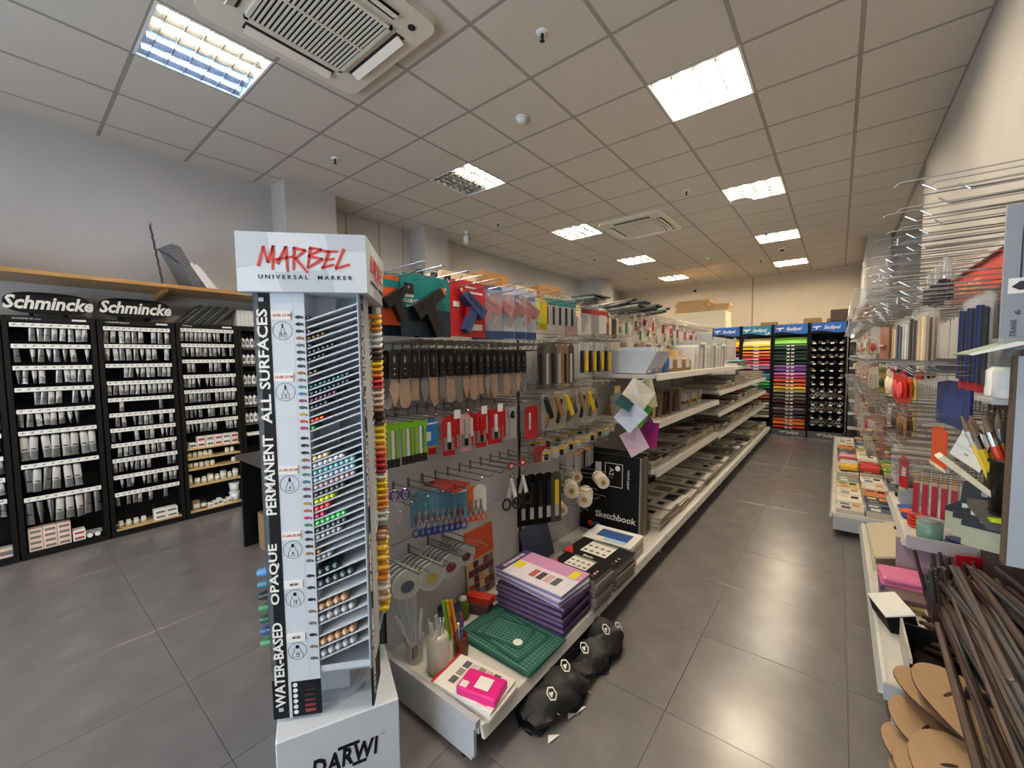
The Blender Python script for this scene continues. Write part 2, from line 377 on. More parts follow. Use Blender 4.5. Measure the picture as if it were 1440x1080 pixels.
# ================================================================== left wall: shelf board, paint racks, table
FX = (pi/2, 0, pi/2)          # lettering that faces +x
FY = (pi/2, 0, 0)             # lettering that faces -y
TLAB = mat('tube_label', (196, 192, 186), .5, var=.06)
def tube_mesh(w, L, label=True, dark=False):
    b = MB(); n = 12; lev = [(0, .30, .30), (.10, .34, .34), (.12, .46, .44), (.16, .5, .46), (.40, .5, .40), (.66, .5, .26), (.92, .52, .07), (1.0, .53, .04)]
    o = 0; rings = []
    for t, a, c in lev: rings.append([(c*w*cos(2*pi*k/n)*.9, a*w*sin(2*pi*k/n), -t*L) for k in range(n)])
    ms = [BLACK, SILVER, SILVER, TLAB if not dark else SILVER, TLAB if not dark else SILVER, SILVER, SILVER]
    for i in range(7): b.add(rings[i]+rings[i+1], [(k, (k+1) % n, n+(k+1) % n, n+k) for k in range(n)], ms[i])
    b.add(rings[0], [tuple(range(n))], BLACK)
    if label: b.box(.40*w, -.28*w, -.60*L, .445*w, .28*w, -.56*L, BLACK)
    return b.mesh('paint_tube', True)
TUBES = {'s': [tube_mesh(.034, .115), tube_mesh(.034, .115, dark=True), tube_mesh(.033, .11)], 'm': [tube_mesh(.029, .098), tube_mesh(.029, .095, dark=True), tube_mesh(.028, .098)],
         'l': [tube_mesh(.046, .20), tube_mesh(.046, .205), tube_mesh(.044, .195, dark=True)]}
RACKX = -4.80
def rail_mesh(wd, n):
    b = MB(); b.box(-.012, 0, -.016, .004, wd, .016, PAPER)
    dk = mat('print_grey', (120, 112, 100), .7)
    for k in range(n):
        y = (k+.5)*wd/n; b.box(.004, y-.010, -.002, .0047, y+.006, .004, dk); b.box(.004, y-.004, .007, .0047, y+.010, .0095, dk)
    return b
def rack(name, label, y0, y1, rails, extra=()):
    t = thing(name, label, 'display rack', (0, 0, 0), 0, 'black paint racks along the wall')
    MB().box(-5.015, y0, .0, -4.995, y1, 1.86, BLACKM).build('back_panel', t)
    for y in (y0, y1-.028): MB().box(-4.996, y, 0, RACKX+.005, y+.028, 1.86, BLACKM).build('upright', t)
    MB().box(-4.996, y0+.028, 0, RACKX+.005, y1-.028, .05, BLACKM).build('plinth', t)
    MB().box(-4.996, y0+.028, 1.815, RACKX+.006, y1-.028, 1.86, BLACKM).build('header', t)
    for z, n in rails:
        r = rail_mesh(y1-y0-.07, n).build('price_rail', t, loc=(RACKX, y0+.035, z)); r['label'] = 'cream price rail with printed tags'
        MB().box(-4.996, y0+.028, z-.006, RACKX-.012, y1-.028, z+.004, BLACKM).build('tube_bar', t)
    return t
def hang(y0, y1, z, pattern, kind, where, row):
    n = len(pattern); k = 0; wd = (y1-y0-.07)
    for i, c in enumerate(pattern):
        if c != 'x': continue
        me = random.choice(TUBES[kind]); o = put('paint_tube', me)
        o.location = (RACKX-.03, y0+.035+(i+.5)*wd/n+random.uniform(-.004, .004), z+.012)
        o.rotation_euler = (random.uniform(-.06, .06), random.uniform(-.05, .02), random.choice([0, .15, -.2, .35, -.4, 0, .1, 1.2]))
        size = {'s': 'small', 'm': 'small slim', 'l': 'large'}[kind]
        tag(o, '%s silver tube, %s in the %s row down of the %s' % (size, ORD[k], ORD[row], where), 'paint tube', 'tubes in row %s of the %s' % (ORD[row], where)); k += 1
B1, B2, B3, B4, B0 = (.02, .505), (.515, 1.02), (1.03, 1.525), (1.53, 1.93), (-.47, .01)
r1 = rack('paint_rack', 'black tube rack under the larger oval sign at the edge of the picture', *B1, [(z, 9) for z in (1.79, 1.631, 1.466, 1.30, 1.135, .969, .714, .458)])
r2 = rack('paint_rack', 'black tube rack under the second oval sign', *B2, [(z, 12) for z in (1.787, 1.639, 1.472, 1.324, 1.181, 1.05, .92, .789, .658, .514, .364)])
r3 = rack('paint_rack', 'black tube rack with wooden jar shelves and dark sheets on top', *B3, [(z, 12) for z in (1.799, 1.655, 1.504, 1.359, 1.214, 1.063, .924)])
r4 = rack('bottle_rack', 'black rack of hanging paint bottles beside the dark table', *B4, [])
r0 = rack('paint_rack', 'black rack cut off by the picture edge', *B0, [(z, 9) for z in (1.79, 1.631, 1.466, 1.30, 1.135, .969, .80, .64, .48)])
for r, (a, b), tx, ttx in ((r1, B1, 'AKADEMIE Öl color', 'oil'), (r2, B2, 'HORADAM Aquarell', ''), (r3, B3, 'PRIMAcryl', '')):
    text(tx, .017, PAPER, r, (RACKX+.007, a+.05, 1.838), FX, align='LEFT')
    MB().box(RACKX+.006, b-.13, 1.831, RACKX+.0075, b-.05, 1.846, PAPER).build('header_tag', r)
for r, (a, b), z in ((r1, B1, 1.962), (r2, B2, 1.968)):
    c = (a+b)/2; hw, hh = (b-a)/2-.012, .082
    pts = []
    for k in range(28):
        an = 2*pi*k/28; pts.append((c+hw*math.copysign(abs(cos(an))**.62, cos(an)), z+hh*math.copysign(abs(sin(an))**.8, sin(an))))
    sg = MB().prism(pts, RACKX-.03, RACKX-.008, BLACKM, 'x').build('sign', r); sg['label'] = 'black oval sign with white script lettering'
    MB().box(-4.99, c-.1, 1.86, -4.85, c-.08, 1.9, BLACKM).box(-4.99, c+.08, 1.86, -4.85, c+.1, 1.9, BLACKM).build('sign_foot', r)
    text('Schmincke', .136, PAPER, sg, (RACKX-.0076, c, z-.004), FX, shear=.28, bold=.0042, sx=.80)
for i, (p, kd) in enumerate(zip(('..xxxxxxxx', 'x.xxxxxx.x', 'xxxx.xxxxx', '..xxxx.xxx', 'xxxxxxxx..', 'xxxxxxxx', 'xxxxxx..', 'xxxxxxxx'), 'ssssslll')):
    hang(*B1, (1.79, 1.631, 1.466, 1.30, 1.135, .969, .714, .458)[i]-.018, p, kd, 'leftmost tube rack', i)
for i, (p, kd) in enumerate(zip(('xxxxxx.xxx', 'xxxxxxxx.x', '...xxxxxxxxx', 'xxxxxxxxxxxx', '..x......x..', '.xx.xxxx.x.x', 'xx..x.xx.xxx', '.xxxx.xxxx.x', 'xxxxxxx...xx', '.xxx.xxx.xxx', 'x.xxx.x..x..'), 'ssmmmmmmmmm')):
    hang(*B2, (1.787, 1.639, 1.472, 1.324, 1.181, 1.05, .92, .789, .658, .514, .364)[i]-.018, p, kd, 'second tube rack', i)
for i, p in enumerate(('xxxxxxxxx.xx', 'xxxxxxxxxx.x', '.xx...xxx.x.', 'xxxx.xxxxxxx', 'xxxxxx.xxxxx', 'xxxx.xx.xx.x', 'xxxxxxx..xxx')):
    hang(*B3, (1.799, 1.655, 1.504, 1.359, 1.214, 1.063, .924)[i]-.018, p, 'm', 'third tube rack', i)
# small things at the foot of the racks
def carton(name, label, cat, x0, y0, z0, dx, dy, dz, m, group=None, band=None, face=None):
    b = MB(); b.bbox(0, 0, 0, dx, dy, dz, m, b=.0025)
    if band: b.box(dx, dy*.12, dz*.25, dx+.0006, dy*.88, dz*.7, band)
    return tag(b.build(name, loc=(x0, y0, z0)), label, cat, group)
PINK = col(226, 200, 186, .6); LABG = col(120, 112, 104, .6); LABR = col(170, 70, 60, .6)
for c in range(3):
    for q in range(4):
        carton('tube_carton', 'pale pink carton, %s up in the %s stack column under the leftmost rack' % (ORD[q], ORD[c]), 'carton', -4.9, .06+c*.075, .052+q*.043, .09, .073, .042, PINK, 'stacked pale pink cartons', LABG)
for q in range(2): carton('tube_carton', ('lower' if q == 0 else 'upper')+' white carton with red print beside the pink cartons', 'carton', -4.9, .292, .052+q*.043, .09, .07, .042, PAPER, 'red printed cartons', LABR)
for k in range(2):
    t = thing('glass_jar', '%s clear jar lying by the white carton under the leftmost rack' % ORD[k], 'jar', (-4.86, .385+k*.045, .075), 0, 'clear jars under the leftmost rack', rot=(0, pi/2, 0))
    MB().lathe([(.02, 0), (.021, .04), (.015, .05)], CLEARD).build('body', t, True); MB().lathe([(.017, .05), (.017, .064)], WHITE).build('lid', t)
carton('flat_carton', 'long white flat carton at the foot of the leftmost rack', 'carton', -4.9, .47-.0, .052, .1, .0001+.02, .03, PAPER) if False else None
carton('flat_carton', 'long white flat carton lying beside the clear jars', 'carton', -4.95, .35, .052, .03, .12, .03, PAPER)
MB_WD = WOOD
MB().box(-4.99, B2[0]+.03, .05, RACKX, B2[1]-.03, .062, WOOD).build('shelf_board', r2)
for k in range(4):
    t = thing('pigment_jar', '%s small pale jar on the bottom board of the second tube rack' % ORD[k], 'jar', (-4.86, .58+k*.05, .062), 0, 'pale jars under the second rack')
    MB().lathe([(.019, 0), (.02, .035), (.014, .042)], col(206, 204, 180, .5)).build('body', t, True); MB().lathe([(.016, .042), (.016, .055)], WHITE).build('lid', t)
for q in range(2):
    for c in range(2): carton('white_carton', '%s %s white carton at the end of the board under the second tube rack' % (('lower', 'upper')[q], ('nearer', 'farther')[c]), 'carton', -4.9, .80+c*.085, .062+q*.045, .08, .083, .044, PAPER, 'white cartons under the second rack', LABG)
JZ = (.668, .572, .47, .31, .06)
for z in JZ: MB().box(-4.99, B3[0]+.028, z-.012, RACKX, B3[1]-.028, z, WOOD).build('shelf_board', r3)
CR = col(218, 208, 176, .5)
def jar(label, y, z, r, h, m, lidm, group, x=-4.87, nm='paint_jar'):
    t = thing(nm, label, 'jar', (x, y, z), 0, group)
    MB().lathe([(r*.96, 0), (r, h*.06), (r, h*.78), (r*.75, h*.84)], m).build('body', t, True)
    MB().lathe([(r*.8, h*.84), (r*.8, h)], lidm).build('lid', t)
    MB().lathe([(r*1.01, h*.18), (r*1.01, h*.62)], PAPER).build('label_band', t, True)
for c in range(6):
    for q in range(2):
        if c == 0 and q: continue
        carton('pigment_carton', '%s printed carton in the %s on the top jar shelf' % (ORD[c], ('lower row', 'upper row')[q]), 'carton', -4.9, 1.08+c*.07, .668+q*.052, .07, .064, .05, PAPER, 'printed cartons on the top jar shelf', LABR if c % 2 else LABG)
for k in range(5): jar('%s cream jar from the left on the second jar shelf' % ORD[k], 1.09+k*.042, .572, .019, .055, CR, WHITE, 'cream jars on the second jar shelf')
for k in range(2): jar('%s lone jar at the far end of the second jar shelf' % ORD[k], 1.40+k*.045, .572, .019, .05, CR, WHITE, 'jars at the far end of the second shelf')
for k in range(5): jar('%s round jar from the left on the third jar shelf' % ORD[k], 1.09+k*.045, .47, .019, .06, CR, BLACK, 'jars on the third shelf')
jar('single white jar at the far end of the third jar shelf', 1.455, .47, .022, .045, WHITE, WHITE, None)
for k, (r, h) in enumerate(((.018, .1), (.026, .07), (.024, .06), (.03, .09), (.022, .06), (.03, .1), (.022, .06), (.03, .1))):
    jar('%s bottle from the left on the fourth jar shelf' % ORD[k], 1.085+k*.054, .31, r*.88, h, col(196, 192, 168, .4), BLACK if k % 2 else WHITE, 'bottles on the fourth jar shelf')
for q in range(2):
    t = thing('plastic_tub', ('lower' if q == 0 else 'upper')+' white lidded tub stacked at the foot of the third rack', 'tub', (-4.88, 1.45, .06+q*.095), 0, 'stacked white tubs')
    MB().lathe([(.04, 0), (.046, .08)], WHITE).build('body', t, True); MB().lathe([(.05, .08), (.05, .094)], WHITE).build('lid', t)
carton('kraft_carton', 'brown carton standing at the foot of the third rack', 'carton', -4.9, 1.085, .06, .06, .06, .085, KRAFT, None, PAPER)
jar('dark capped bottle beside the brown carton', 1.175, .06, .026, .08, col(60, 40, 30, .3), BLACK, None)
for k in range(5): carton('white_carton', '%s low white carton at the foot of the third rack' % ORD[k], 'carton', -4.9+.01*(k % 2), 1.21+k*.04, .06, .07, .038, .035+.012*(k % 3), PAPER, 'low white cartons under the third rack', LABG)
# hanging bottles
bm = MB(); bm.lathe([(.008, 0), (.008, -.02), (.006, -.022), (.017, -.036), (.019, -.11), (.017, -.125)], WHITE, n=10, ms=[BLACK, BLACK, WHITE, WHITE, TLAB]); bm.box(.017, -.008, -.09, .0196, .008, -.055, LABG)
bm = bm.mesh('paint_bottle', True)
for i, z in enumerate((1.77, 1.6, 1.385, 1.17, .985)):
    MB().box(-4.99, B4[0]+.03, z-.004, -4.84, B4[1]-.03, z+.004, BLACKM).build('bottle_bar', r4)
    MB().box(-4.99, B4[0]+.03, z-.15, -4.82, B4[1]-.03, z-.142, CLEARD).build('bottle_tray', r4)
    for k in range(8):
        o = put('paint_bottle', bm, None, (-4.85, B4[0]+.055+k*.042, z-.008), (0, 0, random.uniform(-.3, .3)))
        tag(o, 'white paint bottle, %s in the %s row down of the bottle rack' % (ORD[k], ORD[i]), 'bottle', 'bottles in row %s of the bottle rack' % ORD[i])
carton('flat_carton', 'flat white pack at the foot of the bottle rack', 'carton', -4.9, 1.57, .72, .09, .2, .025, PAPER)
MB().box(-4.99, B4[0]+.03, .708, RACKX, B4[1]-.03, .72, BLACKM).build('shelf_board', r4)
# bottles of the rack at the picture edge
for i, p in enumerate(('xxxx.xxxxx', 'xx.xxxxxxx', 'xxxxxxx.xx', 'xxx.xxxx.x', 'xxxxxxxxxx', '.xxxxxx.xx', 'xxxx.xxxxx', 'xxxxxxxx.x', 'xx.xxxxxxx')):
    hang(*B0, (1.79, 1.631, 1.466, 1.30, 1.135, .969, .80, .64, .48)[i]-.018, p, 's', 'picture edge tube rack', i)
for k in range(5): carton('white_carton', '%s pale carton at the foot of the picture edge rack' % ORD[k], 'carton', -4.9, -.43+.085*k, .052, .08, .08, .07+.02*(k % 2), PAPER if k % 2 else PINK, 'pale cartons under the cut rack', LABG)
# dark sheets and white books on the racks
for k in range(13):
    y = 1.05+k*.024
    o = MB().box(-.09, 0, 0, .09, .008, .26-.008*(k % 3), mat('dark_sheet_%d' % (k % 3), ((74, 72, 72), (54, 54, 56), (112, 110, 108))[k % 3], .45)).build('plastic_folder', loc=(-4.9, y, 1.862), rot=(-.85-.02*(k % 4), 0, random.uniform(-.03, .03)))
    o.rotation_euler[0] = -.78
    tag(o, 'dark leaning folder, %s in the fan on top of the third rack' % ORD[k], 'folder', 'leaning folders on the third rack')
for k in range(9):
    o = MB().box(-4.99, 0, 0, -4.84, .034, .165+.004*(k % 2), PAPER).build('white_binder', loc=(0, 1.54+k*.036, 1.862))
    tag(o, 'white thick catalogue, %s in the upright row on the bottle rack' % ORD[k], 'catalogue', 'white catalogues on the bottle rack')
# wooden wall shelf
VARN = mat('varnished_pine', (168, 122, 62), .35, var=.22, scale=5, stretch=(12, 1.2, 12), coat=.3)
sh = thing('wall_shelf', 'long varnished pine shelf fixed to the wall above the racks', 'shelf', (0, 0, 0))
MB().box(XL, -1.6, 2.135, -4.5, 1.9, 2.165, VARN).build('board', sh)
for y in (-.5, .93, 1.85): MB().prism([(XL, 2.134), (-4.6, 2.134), (-4.6, 2.12), (XL+.03, 2.07), (XL, 2.07)], y, y+.025, VARN, 'y').build('bracket', sh)
# ring binders and the twisted bar on the shelf
GB = mat('grey_ring_book', (112, 112, 114), .4)
for k in range(6):
    h = (.40, .40, .40, .26, .25, .24)[k]; w = (.03, .03, .02, .03, .03, .014)[k]
    t = thing('ring_binder', ('grey spiral bound album' if k < 3 else 'white spined album')+', %s in the leaning row on the pine shelf' % ORD[k], 'album', (-4.76, 1.13+.036*k, 2.166), 0, 'albums on the pine shelf', rot=(.42+.06*(k > 2)+.03*k, 0, .12))
    MB().box(-.13, 0, 0, .13, w, h, GB if k < 3 else PAPER).build('cover', t)
    MB().box(.128, .002, .01, .136, w-.002, h-.01, GB if k < 3 else PAPER).build('page_block', t)
    if k < 3:
        sp = MB()
        for q in range(16): sp.tube([(.135+.01*cos(a), .004+.018*(1+sin(a))*.5, .02+q*.024) for a in (0, 1.2, 2.4, 3.6, 4.8, 6)], .0022, BLACK, 4)
        sp.build('spiral', t)
b = MB()
pts = [(-4.74, .95-.0035*k+.003*sin(k*2.4), 2.166+k*.028) for k in range(20)]
b.tube(pts, .009, mat('dark_twisted_iron', (46, 40, 40), .5), 6); b.ell((-4.74, pts[-1][1], 2.166+.55), .014, .014, .014, CHROME)
b.tube([(-4.75, .92, 2.5), (-4.70, .99, 2.45), (-4.64, 1.06, 2.37)], .005, BLACK, 5)
tag(b.build('twisted_rod', smooth=True), 'dark twisted rod standing upright beside the grey albums', 'rod')
carton('kraft_parcel', 'brown parcel on the pine shelf at the picture edge', 'parcel', -4.9, -.35, 2.166, .25, .38, .12, KRAFT)
# dark table with kraft box
TBL = mat('dark_table_laminate', (62, 58, 56), .45, var=.08)
t = thing('side_table', 'dark laminate table standing behind the marker stand', 'table', (0, 0, 0))
MB().box(-3.74, 1.13, .72, -2.6, 1.75, .75, TBL).build('table_top', t)
for x in (-3.72, -2.65): MB().box(x, 1.15, 0, x+.03, 1.73, .72, BLACKM).build('side_panel', t)
MB().box(-3.69, 1.68, .1, -2.65, 1.7, .72, BLACKM).build('back_panel', t)
t = thing('kraft_box', 'brown cardboard box on the floor under the dark table', 'box', (-3.6, 1.22, 0))
MB().box(0, 0, 0, .42, .32, .29, KRAFT).build('carton_body', t); MB().box(.19, -.001, .05, .23, .3205, .2905, col(176, 148, 108, .4)).build('packing_tape', t)
b = MB(); b.tube([(-3.38, 1.3, .30), (-3.3, 1.28, .36), (-3.2, 1.32, .38), (-3.05, 1.3, .37)], .03, col(150, 60, 50, .7), 7)
tag(b.build('rolled_cloth', smooth=True), 'rolled reddish cloth lying on the kraft box', 'cloth')
# ================================================================== rotating marker stand
ST = mat('stand_white', (200, 207, 216), .42, var=.02); STG = mat('stand_white_shade_print', (180, 188, 198), .42, var=.02)
BRED = mat('brush_red_print', (196, 58, 52), .5, var=.08); INK = mat('ink_black', (17, 19, 23), .65, var=.02, spec=.25)
st = thing('marker_stand', 'tall white rotating marker display stand in the foreground with red brush lettering', 'display stand', (-1.415, .713, 0), radians(47.913))
bs = MB().bbox(-.187, -.187, .0, .187, .187, .307, ST, b=.004).build('base', st, rot=(0, 0, radians(64.8-47.913)))
lg = textfit('DARWI', .205, .062, INK, bs, (.012, -.1876, .172), FY, bold=.0035, shear=.15, space=1.12)
MB().box(-.012, -.1878, .203, .055, -.187, .214, INK).build('logo_bar', bs)
MB().box(.03, -.1878, .130, .075, -.187, .141, INK).build('logo_bar', bs)
MB().cyl((.128, -.1885, .205), (.128, -.187, .205), .006, STG, n=10).build('logo_dot', bs)
MB().lathe([(.11, .307), (.11, .316)], STG, n=24).build('turntable', st)
hd = MB()
hd.box(-.185, -.185, 1.694, .185, .185, 1.87, ST)
hd = hd.build('header', st)
ML = [[(290, 455), (345, 265)], [(345, 265), (385, 420)], [(385, 420), (445, 255)], [(445, 255), (430, 490)], [(480, 430), (570, 260)], [(570, 260), (580, 510)], [(450, 395), (640, 355)],
      [(655, 270), (640, 490)], [(650, 270), (765, 290), (665, 375)], [(665, 375), (780, 515)], [(820, 270), (785, 465)], [(815, 265), (935, 280), (800, 345)], [(800, 350), (940, 375), (785, 470)],
      [(960, 295), (1100, 295)], [(1010, 295), (945, 465)], [(985, 380), (1060, 370)], [(930, 465), (1055, 430)], [(1165, 270), (1075, 465)], [(1075, 470), (1220, 425)]]
mk = strokes([[((x-735)/1330*.37, (415-y)/600*.176) for x, y in L] for L in ML], .0085, BRED).mesh('brush_lettering')
tri = MB()
for poly in ([(-.185, -.02), (-.185, .088), (-.1, .088), (-.09, .0)], [(.185, .04), (.185, .088), (.065, .088), (.075, .035)], [(-.08, -.03), (.07, -.02), (.09, -.088), (-.06, -.088)]):
    tri.prism(poly, 0, .0003, STG)
tri = tri.mesh('header_print')
for k in range(4):
    R = Matrix.Rotation(k*pi/2, 4, 'Z')
    for me, nm, dy in ((mk, 'brush_lettering', .1862), (tri, 'header_print', .1853)):
        o = put(nm, me, hd); o.matrix_local = R @ Matrix.Translation((0, -dy, 1.782)) @ Matrix.Rotation(pi/2, 4, 'X')
    if k < 2:
        o = textfit('UNIVERSAL  MARKER', .268, .0125, INK, hd, (0, 0, 0), bold=.0006, space=1.5)
        o.matrix_local = R @ Matrix.Translation((.008, -.1862, 1.738)) @ Matrix.Rotation(pi/2, 4, 'X')
# body core and bottom plate
MB().box(-.058, -.058, .318, .058, .058, 1.694, ST).build('core', st)
bp = MB().box(-.15, -.15, .452, .15, .15, .458, ST).build('tray_floor', st)
# rows of one face: (height at the low end, tray pitch, marker radius)
ROWS = [(1.621-.0218*i, .0068, 's', i) for i in range(17)]+[(1.240-.0235*i, .0082, 'm', i) for i in range(18)]+[(.790-.0397*i, .0125, 'l', i) for i in range(8)]
SL = radians(19.5)
SWC = {'s': [(40, 40, 44), (36, 38, 44), (38, 40, 46), (160, 110, 60), (110, 106, 104), (50, 52, 58), (44, 44, 50), (52, 54, 60), (150, 104, 56), (116, 112, 110), (70, 128, 140), (66, 120, 150), (120, 76, 100), (70, 70, 76), (190, 170, 50), (186, 92, 60), (170, 56, 90)],
       'm': [(36, 36, 40), (30, 30, 34), (34, 34, 38), (140, 104, 60), (110, 92, 88), (70, 120, 120), (70, 110, 130), (130, 64, 90), (70, 72, 80), (180, 150, 60), (190, 90, 60), (176, 50, 110), (60, 130, 80), (40, 42, 46), (44, 46, 50), (40, 40, 44), (150, 110, 70), (110, 106, 104)],
       'l': [(34, 36, 40), (50, 52, 58), (30, 32, 36), (140, 108, 76), (110, 108, 108), (30, 32, 36), (150, 110, 76), (90, 90, 96)]}
traym = {}
for kk, dep in (('s', .088), ('m', .088), ('l', .088)):
    b = MB(); b.M = Matrix.Rotation(-SL, 4, 'Y')
    b.box(0, 0, -.0012, .163, dep, 0, mat('tray_acrylic', (214, 216, 220), .35, var=.03)); b.box(-.002, -.003, -.002, .163, 0, .003, ST)
    traym[kk] = b.mesh('tray')
def swatch(c):
    b = MB(); m = col(*c, .6)
    for q in range(3): b.prism([(.010*cos(a)+.003*(q-1), .0055*sin(a)*(1-.2*q)) for a in [2*pi*j/8 for j in range(8)]], 0, .0004+.0002*q, m)
    b.prism([(.007, -.004), (.0125, -.0065), (.009, -.001)], 0, .0009, INK)
    return b.mesh('colour_swatch')
SWM = {}
def face(k, full):
    """one side of the stand; k quarter turns"""
    R = Matrix.Rotation(k*pi/2, 4, 'Z')
    def P(b, nm, par=st): o = b.build(nm, par); o.matrix_local = R; return o
    strip = P(MB().box(-.157, -.157, .32, -.109, -.150, 1.694, INK), 'black_side_strip'); strip['label'] = 'black strip with white vertical lettering'
    info = P(MB().box(-.109, -.1555, .44, -.043, -.150, 1.694, ST), 'info_panel')
    sw = P(MB().box(-.0425, -.1555, .44, -.010, -.150, 1.694, ST), 'swatch_panel')
    P(MB().box(-.1085, -.1556, .32, -.010, -.150, .4395, INK), 'size_chart_panel')
    P(MB().box(.147, -.157, .452, .157, -.142, 1.694, ST), 'corner_post')
    P(MB().box(.150, -.148, .318, .156, -.10, .452, ST), 'corner_foot')
    P(MB().box(-.012, -.15, .458, -.010, -.058, 1.694, ST), 'divider')
    P(MB().box(-.010, -.15, .452, .150, -.146, .478, ST), 'bottom_rail')
    for s_, w_, z_ in (('WATER-BASED', .285, .503), ('OPAQUE', .2, .805), ('PERMANENT', .255, 1.127), ('ALL SURFACES', .355, 1.468)):
        o = textfit(s_, w_, .031, PAPER, strip, (0, 0, 0), bold=.0022)
        o.matrix_local = Matrix.Translation((-.133, -.1575, z_)) @ Matrix.Rotation(-pi/2, 4, 'Y') @ Matrix.Rotation(pi/2, 4, 'X')
    for z_ in (1.668, .345): MB().box(-.140, -.1578, z_, -.126, -.157, z_+.012, STG).build('small_mark', strip)
    for z, r, kk, i in ROWS:
        o = put('tray', traym[kk], st); o.matrix_local = R @ Matrix.Translation((-.008, -.148, z-.012))
        if full:
            c = SWC[kk][i]
            if c not in SWM: SWM[c] = swatch(c)
            o = put('colour_swatch', SWM[c], sw); o.matrix_local = Matrix.Translation((-.026, -.1558, z)) @ Matrix.Rotation(pi/2, 4, 'X')
    if not full: return
    for z_, n_, card in ((1.579, '0.7', '16.00-17.90'), (1.388, '2', '16.00-17.90'), (1.094, '4', '21.00-25.50'), (.881, '6', '31.00-35.50'), (.72, '12', '48.00'), (.543, '15', '40.00')):
        ic = MB(); ic.M = Matrix.Translation((-.076, -.1558, z_)) @ Matrix.Rotation(pi/2, 4, 'X')
        n = 28
        ic.add([(r_*cos(2*pi*q/n), r_*sin(2*pi*q/n), .0004) for r_ in (.0275, .0288) for q in range(n)], [(q, (q+1) % n, n+(q+1) % n, n+q) for q in range(n)], INK)
        hw = {'0.7': .004, '2': .005, '4': .006, '6': .008, '12': .009, '15': .010}[n_]
        ic.prism([(-hw*.6, .008), (hw*.6, .008), (hw*.5, .017), (.001 if hw < .007 else hw*.5, .023 if hw < .007 else .019), (-.001 if hw < .007 else -hw*.5, .023 if hw < .007 else .019), (-hw*.5, .017)], 0, .0005, INK)
        for a, b_ in (((-hw, .008), (-hw-.001, -.002)), ((-hw-.001, -.002), (-hw-.006, -.009)), ((-hw-.006, -.009), (-hw-.006, -.022)), ((hw, .008), (hw+.001, -.002)), ((hw+.001, -.002), (hw+.006, -.009)), ((hw+.006, -.009), (hw+.006, -.022))):
            d = Vector((b_[0]-a[0], b_[1]-a[1])).normalized()*.0006; ic.prism([(a[0]-d.y, a[1]+d.x), (a[0]+d.y, a[1]-d.x), (b_[0]+d.y, b_[1]-d.x), (b_[0]-d.y, b_[1]+d.x)], 0, .0004, INK)
        ic.prism([(-.008, -.020), (.008, -.020), (.008, -.0188), (-.008, -.0188)], 0, .0004, INK)
        ic.build('size_icon', info)
        text(n_, .013, INK, info, (-.076, -.1562, z_-.011), FY)
        pc = MB().box(-.106, -.1585, z_+.033, -.050, -.1556, z_+.060, PAPER).build('price_card', info)
        text(card, .0115, BRED if len(card) > 6 else INK, pc, (-.078, -.159, z_+.047), FY, shear=.2)
    MB().box(-.108, -.1558, 1.30, -.044, -.1555, 1.30+.0004, STG).build('panel_seam', info)
    for q in range(6):
        MB().cyl((-.088, -.1562, .428-.0185*q), (-.088, -.1556, .428-.0185*q), .0072, PAPER, n=14).build('size_dot', info)
        MB().box(-.060, -.1562, .424-.0185*q, -.028, -.1556, .426-.0185*q+.0016*q, col(40+22*q, 22+5*q, 26+6*q, .5)).build('size_bar', info)
face(0, True); face(1, False); face(2, False); face(3, False)
MSH = {}
def marker_mesh(kind, c):
    key = (kind, c)
    if key not in MSH:
        r = {'s': .0064, 'm': .0079, 'l': .0118}[kind]; b = MB()
        m = col(*c, .3); lt = col(*[min(255, int(v*.5+128)) for v in c], .4)
        b.M = Matrix.Rotation(pi/2, 4, 'X')
        b.lathe([(r, -.085), (r, -.004), (r*.86, 0), (r*.42, .0006), (r*.38, .003)], m, n=12, ms=[m, m, m, lt])
        MSH[key] = b.mesh('marker_pen', True)
    return MSH[key]
def marker(kind, c, z, q, label, group, R=Matrix(), out=.004, nm='marker_pen'):
    r = {'s': .0064, 'm': .0079, 'l': .0118}[kind]; p = {'s': .0145, 'm': .0172, 'l': .0245}[kind]
    L = Matrix.Translation((-.008, -.148, z-.012)) @ Matrix.Rotation(-SL, 4, 'Y') @ Matrix.Translation((.004+r+q*p, -out, r+.0014))
    o = put(nm, marker_mesh(kind, c)); o.matrix_world = st_m @ R @ L
    tag(o, label, 'marker', group)
st_m = Matrix.Translation(st.location) @ Matrix.Rotation(st.rotation_euler[2], 4, 'Z')
CN = {(30, 30, 34): 'black', (90, 92, 96): 'grey', (110, 76, 44): 'brown', (48, 52, 60): 'slate', (28, 92, 100): 'teal', (36, 64, 78): 'dark blue', (100, 54, 84): 'purple', (236, 84, 40): 'orange red', (60, 170, 84): 'green',
      (232, 206, 168): 'beige', (206, 214, 224): 'pale grey', (120, 190, 200): 'aqua', (170, 200, 222): 'pale blue', (186, 164, 176): 'mauve', (70, 70, 78): 'dark grey', (206, 224, 60): 'lime yellow', (236, 70, 70): 'coral red',
      (80, 206, 110): 'bright green', (56, 70, 78): 'blue grey', (150, 152, 158): 'silver', (24, 54, 52): 'bottle green', (176, 140, 104): 'bronze', (196, 60, 110): 'magenta', (128, 86, 54): 'umber'}
CNI = {v: k for k, v in CN.items()}
